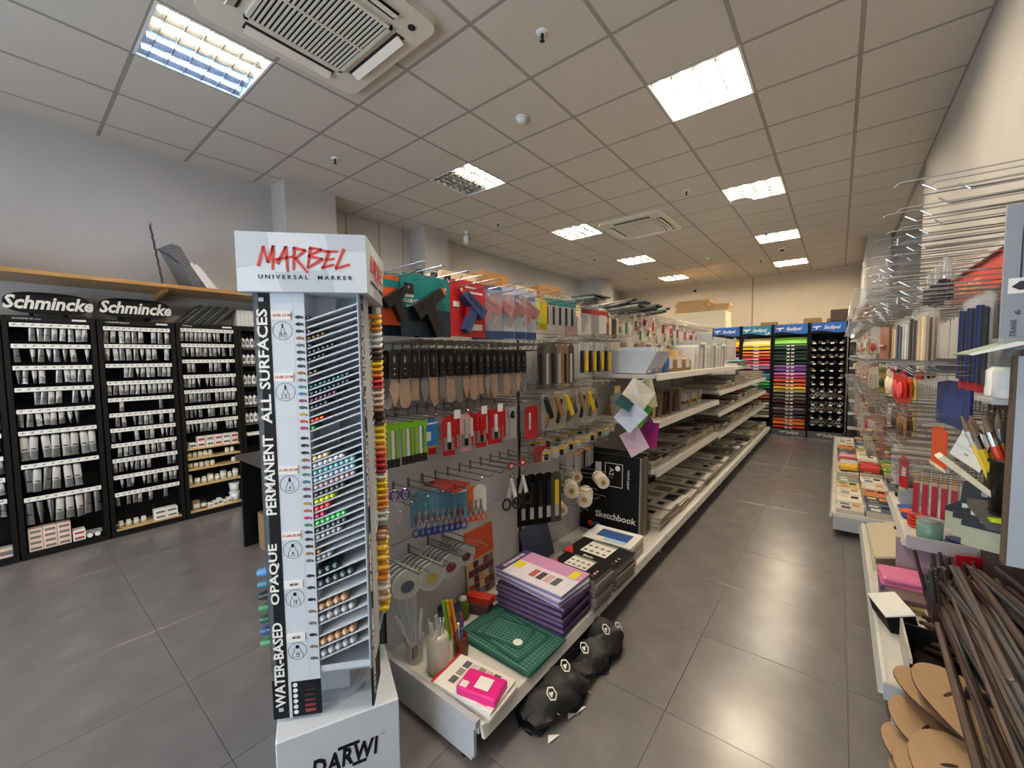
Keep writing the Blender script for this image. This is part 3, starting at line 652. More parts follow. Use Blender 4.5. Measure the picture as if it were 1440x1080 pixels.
FRONT = [('s', 0, 'black', 1), ('s', 2, 'grey', 1), ('s', 3, 'brown', 4), ('s', 4, 'grey', 1), ('s', 5, 'slate', 6), ('s', 6, 'black', 4), ('s', 8, 'brown', 2), ('s', 10, 'teal', 9), ('s', 11, 'dark blue', 9), ('s', 12, 'purple', 6), ('s', 13, 'slate', 4),
         ('s', 15, 'orange red', 3), ('s', 16, 'green', 1), ('m', 3, 'beige', 3), ('m', 4, 'pale grey', 6), ('m', 5, 'aqua', 8), ('m', 6, 'pale blue', 8), ('m', 7, 'mauve', 8), ('m', 8, 'dark grey', 6), ('m', 9, 'lime yellow', 4), ('m', 10, 'coral red', 3),
         ('m', 11, 'magenta', 2), ('m', 12, 'bright green', 6), ('m', 13, 'blue grey', 6), ('m', 14, 'silver', 5), ('m', 16, 'umber', 1), ('m', 17, 'silver', 3), ('l', 0, 'bottle green', 3), ('l', 1, 'blue grey', 5), ('l', 3, 'bronze', 4), ('l', 4, 'silver', 5), ('l', 6, 'bronze', 5), ('l', 7, 'silver', 5)]
SZ = {'s': 'thin', 'm': 'medium', 'l': 'thick'}
zz = {(kk, i): z for z, r, kk, i in ROWS}
rc = 0
for kk, i, cn, n in FRONT:
    same = sum(1 for a in FRONT[:FRONT.index((kk, i, cn, n))] if a[0] == kk and a[2] == cn)
    for q in range(n):
        marker(kk, CNI[cn], zz[(kk, i)], q, '%s %s marker, %s in %s %s tray on the front of the stand' % (SZ[kk], cn, ORD[q], ('its', 'the lower')[min(1, same)], cn), '%s %s markers %d' % (SZ[kk], cn, same))
# the sides carry bright markers whose caps stand out
SIDE = [(238, 150, 60), (244, 196, 60), (240, 160, 50), (226, 226, 224), (232, 232, 230), (224, 224, 222), (96, 70, 52), (60, 48, 40), (246, 214, 60), (240, 190, 50), (236, 140, 60), (226, 80, 70), (206, 50, 60), (232, 214, 206), (228, 204, 196), (216, 188, 176), (150, 110, 90),
        (60, 44, 40), (90, 60, 50), (248, 220, 50), (248, 214, 60), (246, 200, 60), (240, 160, 60), (230, 100, 60), (214, 60, 56), (180, 40, 50), (160, 36, 44), (226, 216, 210), (250, 222, 60), (248, 206, 60), (244, 190, 60), (240, 160, 60), (238, 140, 50), (232, 228, 220), (228, 226, 222),
        (150, 110, 90), (246, 206, 70), (244, 196, 60), (240, 190, 70), (236, 150, 60), (226, 220, 210), (222, 190, 160), (244, 204, 60)]
def hue(c):
    r, g, b = c
    if max(c)-min(c) < 30: return 'white' if r > 200 else 'dark'
    if r > 225 and g > 180 and b < 110: return 'yellow'
    if r > 225 and g > 120: return 'orange' if b < 110 else 'pale pink'
    if r > 155 and g < 110: return 'red'
    return 'pale pink' if r > 190 else 'brown'
for j, (z, r, kk, i) in enumerate(ROWS):
    for q in range(3):
        marker(kk, SIDE[j], z, q+(5 if kk != 'l' else 2), '%s %s marker cap, %s in tray row %s on the side towards the gondola' % (SZ[kk], hue(SIDE[j]), ORD[q], ORD[i]), 'side markers %d' % j, Matrix.Rotation(pi/2, 4, 'Z'), .036)
for j, (i, c, cn) in enumerate(((1, (86, 150, 206), 'sky blue'), (2, (60, 130, 140), 'teal'), (3, (30, 40, 44), 'black'), (4, (70, 130, 90), 'green'), (5, (40, 90, 70), 'dark green'), (6, (60, 90, 140), 'blue'), (7, (80, 150, 100), 'leaf green'))):
    for q in range(3):
        marker('l', c, zz[('l', i)], q+3, 'thick %s marker cap, %s in its tray on the side towards the racks' % (cn, ORD[q]), 'rack side markers %d' % j, Matrix.Rotation(-pi/2, 4, 'Z'), .05)
# ================================================================== centre gondola
GP = mat('gondola_panel', (196, 197, 198), .45, var=.03, scale=6.)
PX = -1.55
go = thing('shelf_gondola', 'long white steel gondola with hook panels and shelves along the aisle', 'shelving', (0, 0, 0))
for k in range(8):
    y0, y1 = 1.0+k, 2.0+k-(.15 if k == 7 else 0)
    for z0, z1 in ((.17, .648), (.652, 1.148), (1.152, 1.648), (1.652, 1.80)): MB().box(PX-.03, y0+.004, z0, PX, y1-.004, z1, GP).build('back_panel', go)
    bsx = -.975
    MB().box(PX, y0+.001, .135, bsx, y1-.001, .17, SHELFW).build('base_shelf', go)
    MB().prism([(bsx, .175), (bsx+.014, .172), (bsx+.026, .128), (bsx+.012, .126)], y0+.004, y1-.004, SHELFW, 'y').build('price_rail', go)
    MB().box(-1.10, y0+.02, .0, -1.085, y1-.02, .134, mat('kick_board', (112, 98, 80), .7) if k > 1 else BLACKM).build('kick_board', go)
for k in range(9):
    y = 1.0+k-(.15 if k == 8 else 0)
    MB().box(PX-.04, y-.012, 0, PX+.002, y+.012, 1.84, DARK if 0 < k < 8 else GREYST).build('upright', go)
    MB().box(PX, y-.012, .03, -1.0, y+.012, .134, GREYST).build('base_bracket', go)
    MB().cyl((-1.06, y+.012, 0), (-1.06, y+.012, .031), .014, BLACK).build('foot', go)
MB().box(PX, .985, .05, -.985, .999, .172, GREYST).build('end_plate', go)
MB().box(PX, .98, .168, -.97, 1.004, .196, GREYST).build('end_rail', go)
def shelf(y0, y1, z, x1=-1.05):
    MB().box(PX, y0+.002, z-.03, x1, y1-.002, z, SHELFW).build('shelf', go)
    MB().prism([(x1-.002, z+.004), (x1+.012, z+.002), (x1+.026, z-.044), (x1+.010, z-.046)], y0+.004, y1-.004, SHELFW, 'y').build('price_rail', go)
for y in (3, 4, 5, 6): shelf(y, y+1, 1.355)
for y in (3, 4):
    shelf(y, y+1, 1.0); shelf(y, y+1, .635)
for y in (5, 6, 7, 8):
    shelf(y, y+(.84 if y == 8 else 1), 1.09); shelf(y, y+(.84 if y == 8 else 1), .85); shelf(y, y+(.84 if y == 8 else 1), .60)
# wire hooks
HK = {}
def hook(y, z, L=.3, wire=CHROME, tagc=None):
    key = (round(L, 2), wire.name)
    if key not in HK:
        b = MB()
        b.tube([(0, 0, 0), (L*.94, 0, .004), (L, 0, .022)], .0028, wire, 6)
        b.tube([(0, 0, .03), (L*.5, 0, .033), (L+.03, 0, .036), (L+.045, 0, .03)], .0022, wire, 5)
        b.box(0, -.005, -.010, .004, .005, .040, wire)
        b.box(L+.032, -.016, .006, .035, .016, .044, PAPER) if False else None
        HK[key] = b.mesh('hook')
    o = put('hook', HK[key], go, (PX, y, z))
    if tagc:
        MB().box(L+.046, -.018, .0, L+.0475, .018, .036, tagc).build('price_tag', o)
    return o
# ------------------------------------------------------------------ packs on the hooks
def pack(name, label, cat, x, y, ztop, w, h, m, group=None, rz=0., th=.004, tab=.02, header=None, hh=.2, parts=(), bag=False):
    """a carded pack facing +x; origin at its top centre. parts: (name, MB) built in the local frame (x out, y across, z up)"""
    t = thing(name, label, cat, (x, y, ztop), rz, group)
    b = MB(); c = .012
    pts = [(-w/2, -h), (w/2, -h), (w/2, -tab), (w/2-c, -tab*.3), (w*.16, 0), (-w*.16, 0), (-w/2+c, -tab*.3), (-w/2, -tab)]
    b.prism(pts, -th/2, th/2, m, 'x')
    if header: b.box(th/2, -w/2, -h*hh, th/2+.0006, w/2, -tab, header)
    b.build('bag' if bag else 'card', t)
    for nm, pb in parts: pb.build(nm, t)
    return t
def seg(b, p, q, wa, wb, m, x0, x1):
    """flat bar in the yz plane from p to q with widths wa, wb"""
    p, q = Vector(p), Vector(q); d = (q-p).normalized(); n = Vector((-d.y, d.x))
    b.prism([tuple(p-n*wa), tuple(q-n*wb), tuple(q+n*wb), tuple(p+n*wa)], x0, x1, m, 'x'); return b
def gun(c1, c2, s=1., flip=1):
    b = MB(); f = flip
    def P(u, v): return (f*u*s*.92, v*s*.94-.018)
    seg(b, P(.062, -.052), P(-.085, -.152), .019*s, .030*s, c1, .006, .042)
    seg(b, P(.088, -.034), P(.058, -.055), .005*s, .013*s, CHROME, .014, .034)
    seg(b, P(.074, -.044), P(.056, -.056), .012*s, .016*s, c2, .010, .038)
    seg(b, P(-.012, -.118), P(.046, -.24), .026*s, .021*s, c1, .008, .038)
    seg(b, P(.022, -.118), P(.038, -.165), .008*s, .005*s, c2, .014, .030)
    for k in range(4): seg(b, P(.035-.026*k, -.052-.018*k), P(.017-.026*k, -.090-.018*k), .003*s, .003*s, BLACK, .042, .044)
    return b
TEAL = col(0, 128, 132, .4); RED = col(196, 34, 42, .4); BLU = col(52, 76, 128, .35); ORG = col(226, 88, 40, .4); CARDK = col(30, 50, 66, .4)
for k, y in enumerate((1.005, 1.10, 1.235, 1.335, 1.44, 1.60, 1.72, 1.84, 1.95, 2.03, 2.16, 2.28, 2.42, 2.55, 2.70, 2.85)): hook(y, 1.815, .3)
# row one: glue guns
pack('glue_gun_pack', 'orange and teal carded glue gun partly behind the marker stand', 'glue gun', -1.41, 1.0, 1.825, .1, .2, ORG, None, 0, header=TEAL, hh=.25, parts=(('glue_gun', gun(BLACK, CARDK, .72)),))
for k, x in enumerate((-1.46, -1.40)):
    b = MB(); b.box(.003, -.135, -.262, .0036, .135, -.145, CARDK); b.box(.0037, -.1, -.2, .0042, .1, -.19, BLACK)
    lg_ = MB(); lg_.box(.003, -.118, -.09, .0038, -.070, -.045, BLACK)
    t = pack('glue_gun_pack', ('front' if k else 'rear')+' teal carded black glue gun in the top hook row', 'glue gun', x, 1.165 if k else 1.115, 1.847, .27, .262, TEAL, 'teal glue gun packs', 0, parts=(('picture_print', b), ('logo', lg_), ('glue_gun', gun(BLACK, ORG, 1.06))))
    if k:
        text('BISON', .016, PAPER, t, (.0042, -.094, -.098), FX, bold=.0006); text('GLUE GUN', .02, PAPER, t, (.0038, -.074, -.118), FX, bold=.0008); text('SUPER', .016, PAPER, t, (.0045, -.088, -.14), FX)
b = MB(); b.box(.003, .02, -.235, .0036, .095, -.205, PAPER); b.box(.003, -.1, -.13, .0036, -.06, -.105, PAPER); b.box(.003, -.02, -.035, .0036, .06, -.028, PAPER)
b.box(.003, -.01, -.06, .0036, .10, -.05, PAPER)
pack('glue_gun_pack', 'red carded blue glue gun in the top hook row', 'glue gun', -1.40, 1.42, 1.86, .235, .268, RED, None, 0, parts=(('white_print', b), ('glue_gun', gun(BLU, RED, 1.0, -1))))
LB = col(168, 178, 206, .4); RG = col(158, 30, 38, .3)
for k in range(4):
    b = MB().box(.003, -.08, -.275, .0036, .08, -.235, BLU); b3 = MB().box(.003, -.075, -.06, .0036, .075, -.04, BLU)
    cl_ = MB().box(.050, -.07, -.24, .051, .07, -.03, CLEAR)
    pack('glue_gun_pack', '%s of the blue and white carded red glue guns' % ORD[k], 'glue gun', (-1.44, -1.42, -1.40, -1.39)[k], (1.60, 1.675, 1.76, 1.865)[k], 1.868, .165, .28, LB if k else BLU, 'red glue guns on blue cards', radians((-38, -36, -30, -12)[k]), parts=(('blue_print', b), ('title_print', b3), ('glue_gun', gun(RG, BLACK, .85, -1)), ('blister', cl_)))
YEL = col(226, 186, 30, .4); YG = col(190, 190, 40, .45)
for k in range(2): pack('tool_pack', '%s yellow carded hand tool beside the red glue guns' % ORD[k], 'tool', -1.42, 2.0+.055*k, 1.845, .1, .19, YEL if k else YG, 'yellow carded tools', radians(-25), parts=(('tool', seg(seg(MB(), (-.03, -.06), (.03, -.15), .012, .016, YG, .004, .02), (.0, -.09), (-.03, -.16), .008, .01, BLACK, .004, .018)),))
for k in range(5): pack('sanding_pack', '%s grey strip pack with teal header in the top row' % ORD[k], 'pack', -1.41+.008*k, 2.12+.062*k, 1.875, .062, .185, col(168, 170, 172, .4), 'grey packs with teal headers', radians(-14), header=TEAL, hh=.33, parts=(('strip', MB().box(.003, -.012, -.18, .008, .002, -.07, BLACK)),))
pack('sheet_pack', 'pale pink sheet pack behind the grey strip packs', 'pack', -1.44, 2.46, 1.79, .16, .16, col(226, 190, 184, .5), None, 0)
for k in range(3):
    o = MB().bbox(-.09, 0, 0, .1, .22, .012, col(44, 56, 54, .35) if k != 1 else col(120, 140, 132, .3), b=.006).build('folder_pack', loc=(-1.36, 2.42+.02*k, 1.863+.016*k), rot=(0, 0, .3-.2*k))
    tag(o, '%s dark folded pack lying across the top hooks' % ('lowest', 'middle', 'topmost')[k], 'pack', 'dark packs across the top hooks')
for k in range(3): pack('sheet_pack', '%s white sheet pack with red header above the clear bags' % ORD[k], 'pack', -1.40+.01*k, 2.60+.105*k, 1.85, .115, .185, (col(206, 206, 208, .35), col(150, 148, 144, .4), col(212, 212, 214, .35))[k], 'white sheet packs with red headers', radians(-6), header=RED, hh=.28)
pack('sheet_pack', 'dark red pack with gold print after the white sheet packs', 'pack', -1.40, 2.92, 1.84, .08, .18, col(140, 30, 36, .4), None, 0, parts=(('gold_print', MB().box(.003, -.03, -.09, .0036, .03, -.05, YEL)),))
for k in range(4): pack('sheet_pack', '%s slim dark striped pack with cream edge in the top row' % ORD[k], 'pack', -1.42, 3.03+.045*k, 1.80, .05, .16, (CREAM, col(60, 62, 58, .4), col(70, 70, 62, .4), CREAM)[k], 'striped packs in the top row', 0)
for k in range(44):
    c = [(60, 120, 96), (150, 44, 60), (206, 150, 140), (40, 110, 84), (220, 206, 190), (196, 90, 90), (120, 100, 90), (170, 150, 130)][(k*3) % 8]
    y = 3.22+.058*k; q = k % 3
    pb = MB().ell((.012, 0, -.085), .012, .024, .03, col(*c, .4), 8, 5) if q == 0 else MB().box(.003, -.024, -.13, .012, -.004, -.05, col(*c, .4)) if q == 1 else MB().cyl((.01, .0, -.13), (.01, .0, -.05), .012, col(*c, .4), n=8)
    pack('craft_pack', '%s small carded craft pack along the far top hooks' % ORD[k], 'pack', -1.44+.05*(k % 4), y, 1.80+.022*((k*5) % 4)-.003*k, .07, .13+.02*(k % 3), (col(224, 214, 200, .5), CLEARD, col(206, 190, 176, .5), col(214, 200, 196, .5))[k % 4], 'craft packs along the far top hooks', radians(-10+6*(k % 3)), header=(col(206, 70, 70, .4), None, col(222, 190, 180, .4))[k % 3], hh=.25, parts=(('contents', pb),))
for k in range(12):
    o = MB().cyl((0, 0, 0), (.3, 0, .02), .016, (col(40, 48, 46, .35), col(90, 96, 90, .3), col(150, 160, 150, .35))[k % 3], n=8).cyl((.3, 0, .02), (.33, 0, .022), .011, BLACK, n=8).build('rolled_sheet', loc=(-1.52, 2.98+.07*k, 1.862+.034*(k % 2)), rot=(0, 0, -.25+.1*(k % 4)))
    tag(o, '%s dark rolled sheet lying across the far top hooks' % ORD[k], 'rolled sheet', 'rolled sheets across the far top hooks')
for k in range(16):
    pack('craft_pack', '%s pale pack in the row under the craft packs beyond the shelf start' % ORD[k], 'pack', -1.47, 3.25+.15*k, 1.63, .12, .10, (CREAM, col(176, 160, 140, .5), PAPER)[k % 3], 'pale packs under the craft packs', 0, header=(None, LABG)[k % 2], hh=.5)
for k in range(26): hook(2.95+.11*k, 1.80, .3)
# row two: palette knives
BLADE = mat('knife_blade', (186, 160, 138), .32, .35, var=.1); BLADE2 = mat('steel_blade', (178, 176, 172), .25, .7, var=.05)
def knife_mesh(shape, m):
    b = MB()
    b.prism([(-.017, -.012), (-.012, 0), (.012, 0), (.017, -.012), (.015, -.12), (-.015, -.12)], -.006, .006, BLACK, 'x')
    b.box(.0062, -.003, -.055, .0068, .003, -.028, BLADE2)
    for z in (-.078, -.1): b.cyl((.006, 0, z), (.0075, 0, z), .0032, CHROME, n=8)
    P = {0: [(-.012, -.118), (.012, -.118), (.024, -.16), (.005, -.225), (-.004, -.225), (-.022, -.16)], 1: [(-.018, -.118), (.018, -.118), (.026, -.2), (.018, -.235), (0, -.245), (-.018, -.235), (-.026, -.2)],
         2: [(-.02, -.118), (.02, -.118), (.022, -.24), (.0, -.252), (-.022, -.20)], 3: [(-.016, -.118), (.016, -.118), (.019, -.215), (-.019, -.215)]}[shape]
    b.prism(P, -.001, .001, m, 'x'); return b.mesh('palette_knife')
KM = [knife_mesh(s_, m_) for s_ in range(4) for m_ in (BLADE, BLADE2)]
for k in range(18):
    y = .99+.051*k; hook(y, 1.525, .3, DWIRE)
    for q in range(2):
        o = put('palette_knife', KM[(k*3+q*5) % 8] if k not in (1, 6, 9) else KM[2], None, (-1.40-.07*q, y+.006*q, 1.527), (0, 0, radians(-20+(k*37) % 17)))
        tag(o, '%s black handled palette knife along its row, %s on its hook' % (ORD[k], ('front', 'second')[q]), 'palette knife', 'palette knives on hook %s' % ORD[k])
tag(MB().box(-1.548, 1.90, 1.42, -1.545, 1.99, 1.5, YEL).build('sticker'), 'small yellow sticker on the panel after the palette knives', 'sticker')
# row three
GRN = col(126, 190, 40, .4); BRIS = col(26, 26, 26, .7)
for k, (y, zt) in enumerate(((.985, 1.245), (1.045, 1.25), (1.095, 1.255))):
    b = MB()
    for q in range(3): b.box(.004, -.028+.02*q, -.165, .012, -.017+.02*q, -.05, GRN if q != 1 else PAPER); b.box(.004, -.03+.02*q, -.20, .012, -.014+.02*q, -.165, BRIS)
    pack('brush_pack', '%s clear bag of green handled brushes' % ORD[k], 'brush set', -1.42+.02*k, y, zt, .07, .21, CLEAR, 'green brush bags', radians(-10), header=GRN, hh=.24, parts=(('brushes', b),), bag=True)
pack('refill_pack', 'blue pack with white header in the third hook row', 'pack', -1.41, 1.165, 1.225, .1, .125, col(30, 120, 196, .4), None, 0, header=PAPER, hh=.22, parts=(('barcode', MB().box(.003, -.012, -.1, .0036, .012, -.06, PAPER)),))
pack('tool_pack', 'slim yellow pack behind the blue refill pack', 'pack', -1.45, 1.215, 1.2, .05, .15, YEL, None, 0, parts=(('red_base', MB().box(.002, -.024, -.15, .0045, .024, -.12, RED)),))
for k in range(8):
    b = MB(); b.box(.004, -.010, -.12, .014, .006, -.03, (PAPER, RED, GREYST)[k % 3]); b.box(.004, -.008, -.155, .012, .008, -.12, RED if k % 2 else BLACK)
    pack('cutter_pack', '%s red carded cutter in the third hook row' % ORD[k], 'cutter', -1.40-.02*(k % 2), 1.275+.055*k, 1.225, .062 if k < 5 else .09, .165 if k % 2 else .185, RED if k != 2 else col(206, 170, 170, .4), 'red carded cutters', radians(-12), parts=(('cutter', b), ('clear_window', MB().box(.002, -.026, -.16, .0045, .026, -.10, col(150, 144, 138, .3)))))
b = MB(); b.cyl((.004, 0, -.045), (.016, 0, -.045), .03, GREYST, n=16); b.cyl((.016, 0, -.045), (.018, 0, -.045), .016, BLACK, n=16); seg(b, (0, -.05), (-.01, -.16), .018, .012, GREYST, .004, .016)
pack('rotary_cutter', 'grey rotary cutter on a pale card after the red cutters', 'cutter', -1.43, 1.77, 1.225, .1, .19, col(180, 182, 182, .4), None, 0, parts=(('cutter', b),))
pack('tool_pack', 'large plain red card next to the panel joint', 'pack', -1.44, 1.985, 1.20, .13, .2, RED, None, 0, parts=(('white_print', MB().box(.003, -.03, -.14, .0036, -.012, -.04, PAPER)),))
for k in range(3): pack('blade_pack', '%s little red blade card under the large red card' % ORD[k], 'pack', -1.42+.02*k, 1.97+.03*k, .96, .06, .1, (col(130, 110, 100, .4), col(160, 60, 50, .4), RED)[k], 'little red blade cards', radians(-14))
for k, y in enumerate((.985, 1.045, 1.095, 1.165, 1.215, 1.275, 1.33, 1.385, 1.44, 1.495, 1.55, 1.605, 1.66, 1.77, 1.985)): hook(y, 1.24, .28, DWIRE, PAPER if k in (3, 6, 8) else None)
# row four: scissors
def scissors(c, s=1.):
    b = MB()
    for f in (1, -1):
        ring = [(.004+.002*f, f*.022*s+.018*s*cos(a), -.145*s+.022*s*sin(a)) for a in [2*pi*q/10 for q in range(11)]]; b.tube(ring, .0045*s, c, 6)
        seg(b, (f*.016*s, -.125*s), (-f*.008*s, -.02*s), .006*s, .003*s, BLADE2, .003+.002*f, .006+.002*f)
    b.cyl((0, 0, -.075*s), (.012, 0, -.075*s), .004, CHROME, n=8); return b
t = thing('scissors', 'purple handled scissors hanging alone next to the stand', 'scissors', (-1.38, .985, .955), radians(-30), None, rot=(pi, 0, radians(-30)))
t.location.z = .80; scissors(col(90, 40, 140, .3), .95).build('blades_and_handles', t)
BC = col(84, 134, 160, .35); BH = col(30, 60, 140, .3); OC = col(214, 110, 50, .4); OH = col(206, 74, 36, .35)
for k in range(8):
    b = MB(); b.box(.003, -.02, -.14, .0036, .02, -.11, col(120, 40, 70, .4))
    sc = scissors(BH, .78); sc2 = MB(); sc2.v = [(x+.006, y, z-.07) for x, y, z in sc.v]; sc2.f = sc.f; sc2.fm = sc.fm; sc2.ms = sc.ms
    pack('scissors_pack', '%s blue carded scissors in the fourth hook row' % ORD[k], 'scissors', -1.44+.012*k, 1.125+.024*k, .90, .075, .155, BC, 'blue carded scissors', radians(-22), header=PAPER if k == 7 else None, parts=(('red_print', b), ('scissors', sc2)))
for k in range(6):
    sc = scissors(OH, .72); sc2 = MB(); sc2.v = [(x+.006, y, z-.055) for x, y, z in sc.v]; sc2.f = sc.f; sc2.fm = sc.fm; sc2.ms = sc.ms
    pack('scissors_pack', '%s orange carded scissors in the fourth hook row' % ORD[k], 'scissors', -1.43+.014*k, 1.325+.022*k, .87, .07, .135, OC if k < 5 else PAPER, 'orange carded scissors', radians(-20), parts=(('scissors', sc2),))
for q in range(7):
    tag(MB().box(-.045, -.03, 0, .045, .03, .006, col(150, 40, 38, .4)).build('red_card', loc=(-1.46+.018*q, 1.24+.03*(q % 3), .897+.007*(q % 2)), rot=(0, .05, .2)), '%s red header card lying over the scissors hooks' % ORD[q], 'card', 'red header cards over the scissors')
for k in range(2):
    t = thing('scissors', ('nearer', 'farther')[k]+' big white and black scissors with red tag', 'scissors', (-1.36, 1.68+.1*k, .90), radians(-20), 'big white scissors')
    scissors(BLACK, 1.35).build('blades_and_handles', t)
    b = MB(); b.cyl((.004, 0, .01), (.008, 0, .01), .022, RED, n=16); b.cyl((.008, 0, .01), (.009, 0, .01), .010, PAPER, n=12); b.build('red_tag', t)
    seg(seg(MB(), (.02, -.16), (-.004, -.06), .011, .007, PAPER, .008, .014), (-.02, -.16), (.004, -.06), .011, .007, GREYST, .002, .008).build('handle_cover', t)
for k in range(5):
    b = MB(); b.box(.004, -.012, -.2, .014, .012, -.05, YEL if k == 4 else BLACK); b.box(.004, -.012, -.27, .012, .012, -.2, GREYST)
    pack('knife_pack', '%s black carded craft knife beside the big scissors' % ORD[k], 'knife', -1.44+.03*k, 1.885+.045*k, .80, .075, .31, BLACKM if k < 4 else col(70, 66, 60, .4), 'black carded knives', radians(-20), parts=(('craft_knife', b),))
for k in range(12): hook(.99+.082*k, .90, .24, DWIRE)
# row five: tape discs and orange board
DISC = mat('smoky_clear_disc', (196, 202, 198), .2, var=.05, alpha=.62, spec=.9)
DISCR = mat('disc_rim', (206, 210, 206), .25, var=.04)
for h in range(4):
    y = (1.015, 1.145, 1.26, 1.36)[h]; z = (.60, .578, .575, .58)[h]; r = (.062, .062, .055, .05)[h]
    hook(y, z+.01, .26, DWIRE)
    for q in range(6):
        x = -1.53+.028*q
        t = thing('tape_dispenser', '%s clear disc on the %s hook above the straw pots' % (ORD[q], ORD[h]), 'disc pack', (x, y, z), radians(-14), 'clear discs on hook %s' % ORD[h])
        pts = [(r*cos(a)*(1 if abs(sin(a)) < .8 else .96), -r*.9+r*sin(a)) for a in [2*pi*i/18 for i in range(18)]]
        MB().prism(pts, -.004, .004, DISC, 'x').build('disc', t); MB().tube([(0, p[0], p[1]) for p in pts+pts[:1]], .0035, DISCR, 5).build('rim', t)
        cc = (col(70, 84, 100, .4), col(170, 160, 90, .4), col(130, 50, 50, .4), col(90, 40, 50, .4))[h]
        MB().prism([(.5*r*cos(a), -r*1.05+.42*r*sin(a)) for a in [2*pi*i/10 for i in range(10)]], .004, .0055, cc, 'x').build('centre_label', t)
t = thing('pattern_board', 'orange topped patterned board leaning on the panel', 'board', (-1.52, 1.61, .172), 0, None, rot=(0, radians(-4), 0))
MB().box(0, -.11, 0, .006, .11, .38, col(206, 176, 120, .6)).build('board', t); MB().box(.006, -.11, .22, .0072, .11, .38, col(206, 84, 50, .6)).build('orange_field', t)
b = MB()
for i in range(5):
    for j in range(5):
        c = [(120, 110, 150), (206, 180, 130), (196, 150, 110), (90, 50, 60), (170, 160, 180), (150, 60, 50)][(i*3+j*5+i*j) % 6]
        b.box(.006, -.10+.04*i, .01+.04*j, .0068, -.062+.04*i, .047+.04*j, col(*c, .6))
b.build('pattern_print', t)
# section two
TAN = col(150, 116, 70, .5); DG = col(70, 68, 64, .45)
for k in range(6):
    y = 2.06+.055*k; hook(y, 1.575, .26)
    pack('brush_pack', '%s dark grey strip pack after the panel joint' % ORD[k], 'pack', -1.42+.01*k, y, 1.575, .055, .28, (DG, col(96, 92, 84, .4), DG, col(130, 120, 104, .4), TAN, DG)[k], 'dark grey strip packs', radians(-14), parts=(('strip', MB().box(.003, -.012, -.25, .009, .004, -.06, (BLACK, GREYST)[k % 2])),))
for k in range(4): pack('tool_pack', '%s clear capsule bag with black and yellow tools' % ORD[k], 'tool', -1.36, 2.48+.12*k, 1.595, .11, .24, CLEARD, 'clear capsule bags', radians(-8), parts=(('tools', seg(seg(seg(MB(), (-.025, -.06), (-.025, -.21), .010, .012, BLACK, .004, .02), (.022, -.07), (.022, -.2), .010, .010, YEL, .004, .02), (0, -.03), (0, -.12), .006, .006, GREYST, .004, .014)),), bag=True)
for k in range(6): hook(2.45+.1*k, 1.605, .3)
for k in range(7):
    y = 2.10+.1*k; hook(y, 1.29, .28)
    c1 = (BLACK, TAN, YEL, DG, TAN, YEL, BLACK)[k]
    b = seg(seg(MB(), (-.03, -.03), (.02, -.16), .012, .018, c1, .004, .022), (.02, -.05), (-.02, -.2), .008, .010, (TAN, BLACK, DG)[k % 3], .004, .016)
    pack('tool_pack', '%s loose tool pack in the middle row after the panel joint' % ORD[k], 'tool', -1.40+.015*(k % 3), y, 1.275, .1, .24, (CLEARD, col(170, 160, 140, .4))[k % 2], 'tool packs in the middle row', radians(-12), parts=(('tool', b),), bag=k % 2 == 0)
t = thing('clear_bag', 'puffed clear bag hanging before the shelf end', 'bag', (-1.30, 2.90, 1.27))
MB().ell((0, 0, -.14), .05, .075, .12, CLEAR, 12, 8).build('bag', t, True); MB().box(-.002, -.05, -.05, .002, .05, 0, col(190, 160, 80, .5)).build('header', t)
for r_ in range(2):
    for k in range(14):
        y = 2.02+.068*k; zt = (.99, .94)[r_]+.004*k*r_
        if k % 2 == 0: hook(y, zt+.0, .32-.06*r_)
        pack('blade_pack', '%s small yellow topped pack in the %s yellow row' % (ORD[k], ('upper', 'lower')[r_]), 'pack', -1.46+.1*r_+.012*(k % 3), y, zt, .05, .075, col(176, 170, 160, .4), 'yellow topped packs, %s row' % ('upper', 'lower')[r_], radians(-40), header=YEL, hh=.4, parts=(('contents', MB().box(.003, -.012, -.065, .008, .012, -.03, GREYST if k % 2 else BLACK)),))
# rope spools
ROPE = mat('cotton_rope', (222, 212, 192), .8, var=.12, scale=90, stretch=(1, 1, 6), bump=.4)
for k, (x, y, z, r, L) in enumerate(((-1.36, 2.50, .52, .055, .15), (-1.40, 2.38, .60, .05, .13), (-1.30, 2.62, .62, .045, .15), (-1.42, 2.26, .50, .04, .12), (-1.44, 2.48, .66, .04, .12))):
    t = thing('rope_spool', ('big white', 'upper', 'end most', 'small low', 'top rear')[k]+' spool of cotton rope hanging before the sketchbooks', 'rope spool', (x, y, z), 0, 'rope spools', rot=(radians(90), 0, radians(25+8*k)))
    MB().lathe([(.012, -L/2), (r, -L/2), (r, -L*.2), (r*.97, 0), (r, L*.2), (r, L/2), (.012, L/2)], ROPE, n=16).build('rope', t)
    MB().cyl((0, 0, -L/2-.004), (0, 0, L/2+.004), .018, col(176, 130, 60, .6), n=12).build('core', t)
    hook(y, z+.03 if k > 3 else z-.005, .3, DWIRE)
for k in range(5):
    pack('sample_pack', '%s clear narrow pack with orange header above the rope spools' % ORD[k], 'pack', -1.40+.02*(k % 2), 2.36+.075*k, .86, .06, .15, CLEARD, 'clear packs with orange headers', radians(-12), header=col(206, 140, 60, .4), hh=.24, bag=True); hook(2.36+.075*k, .87, .24, DWIRE)
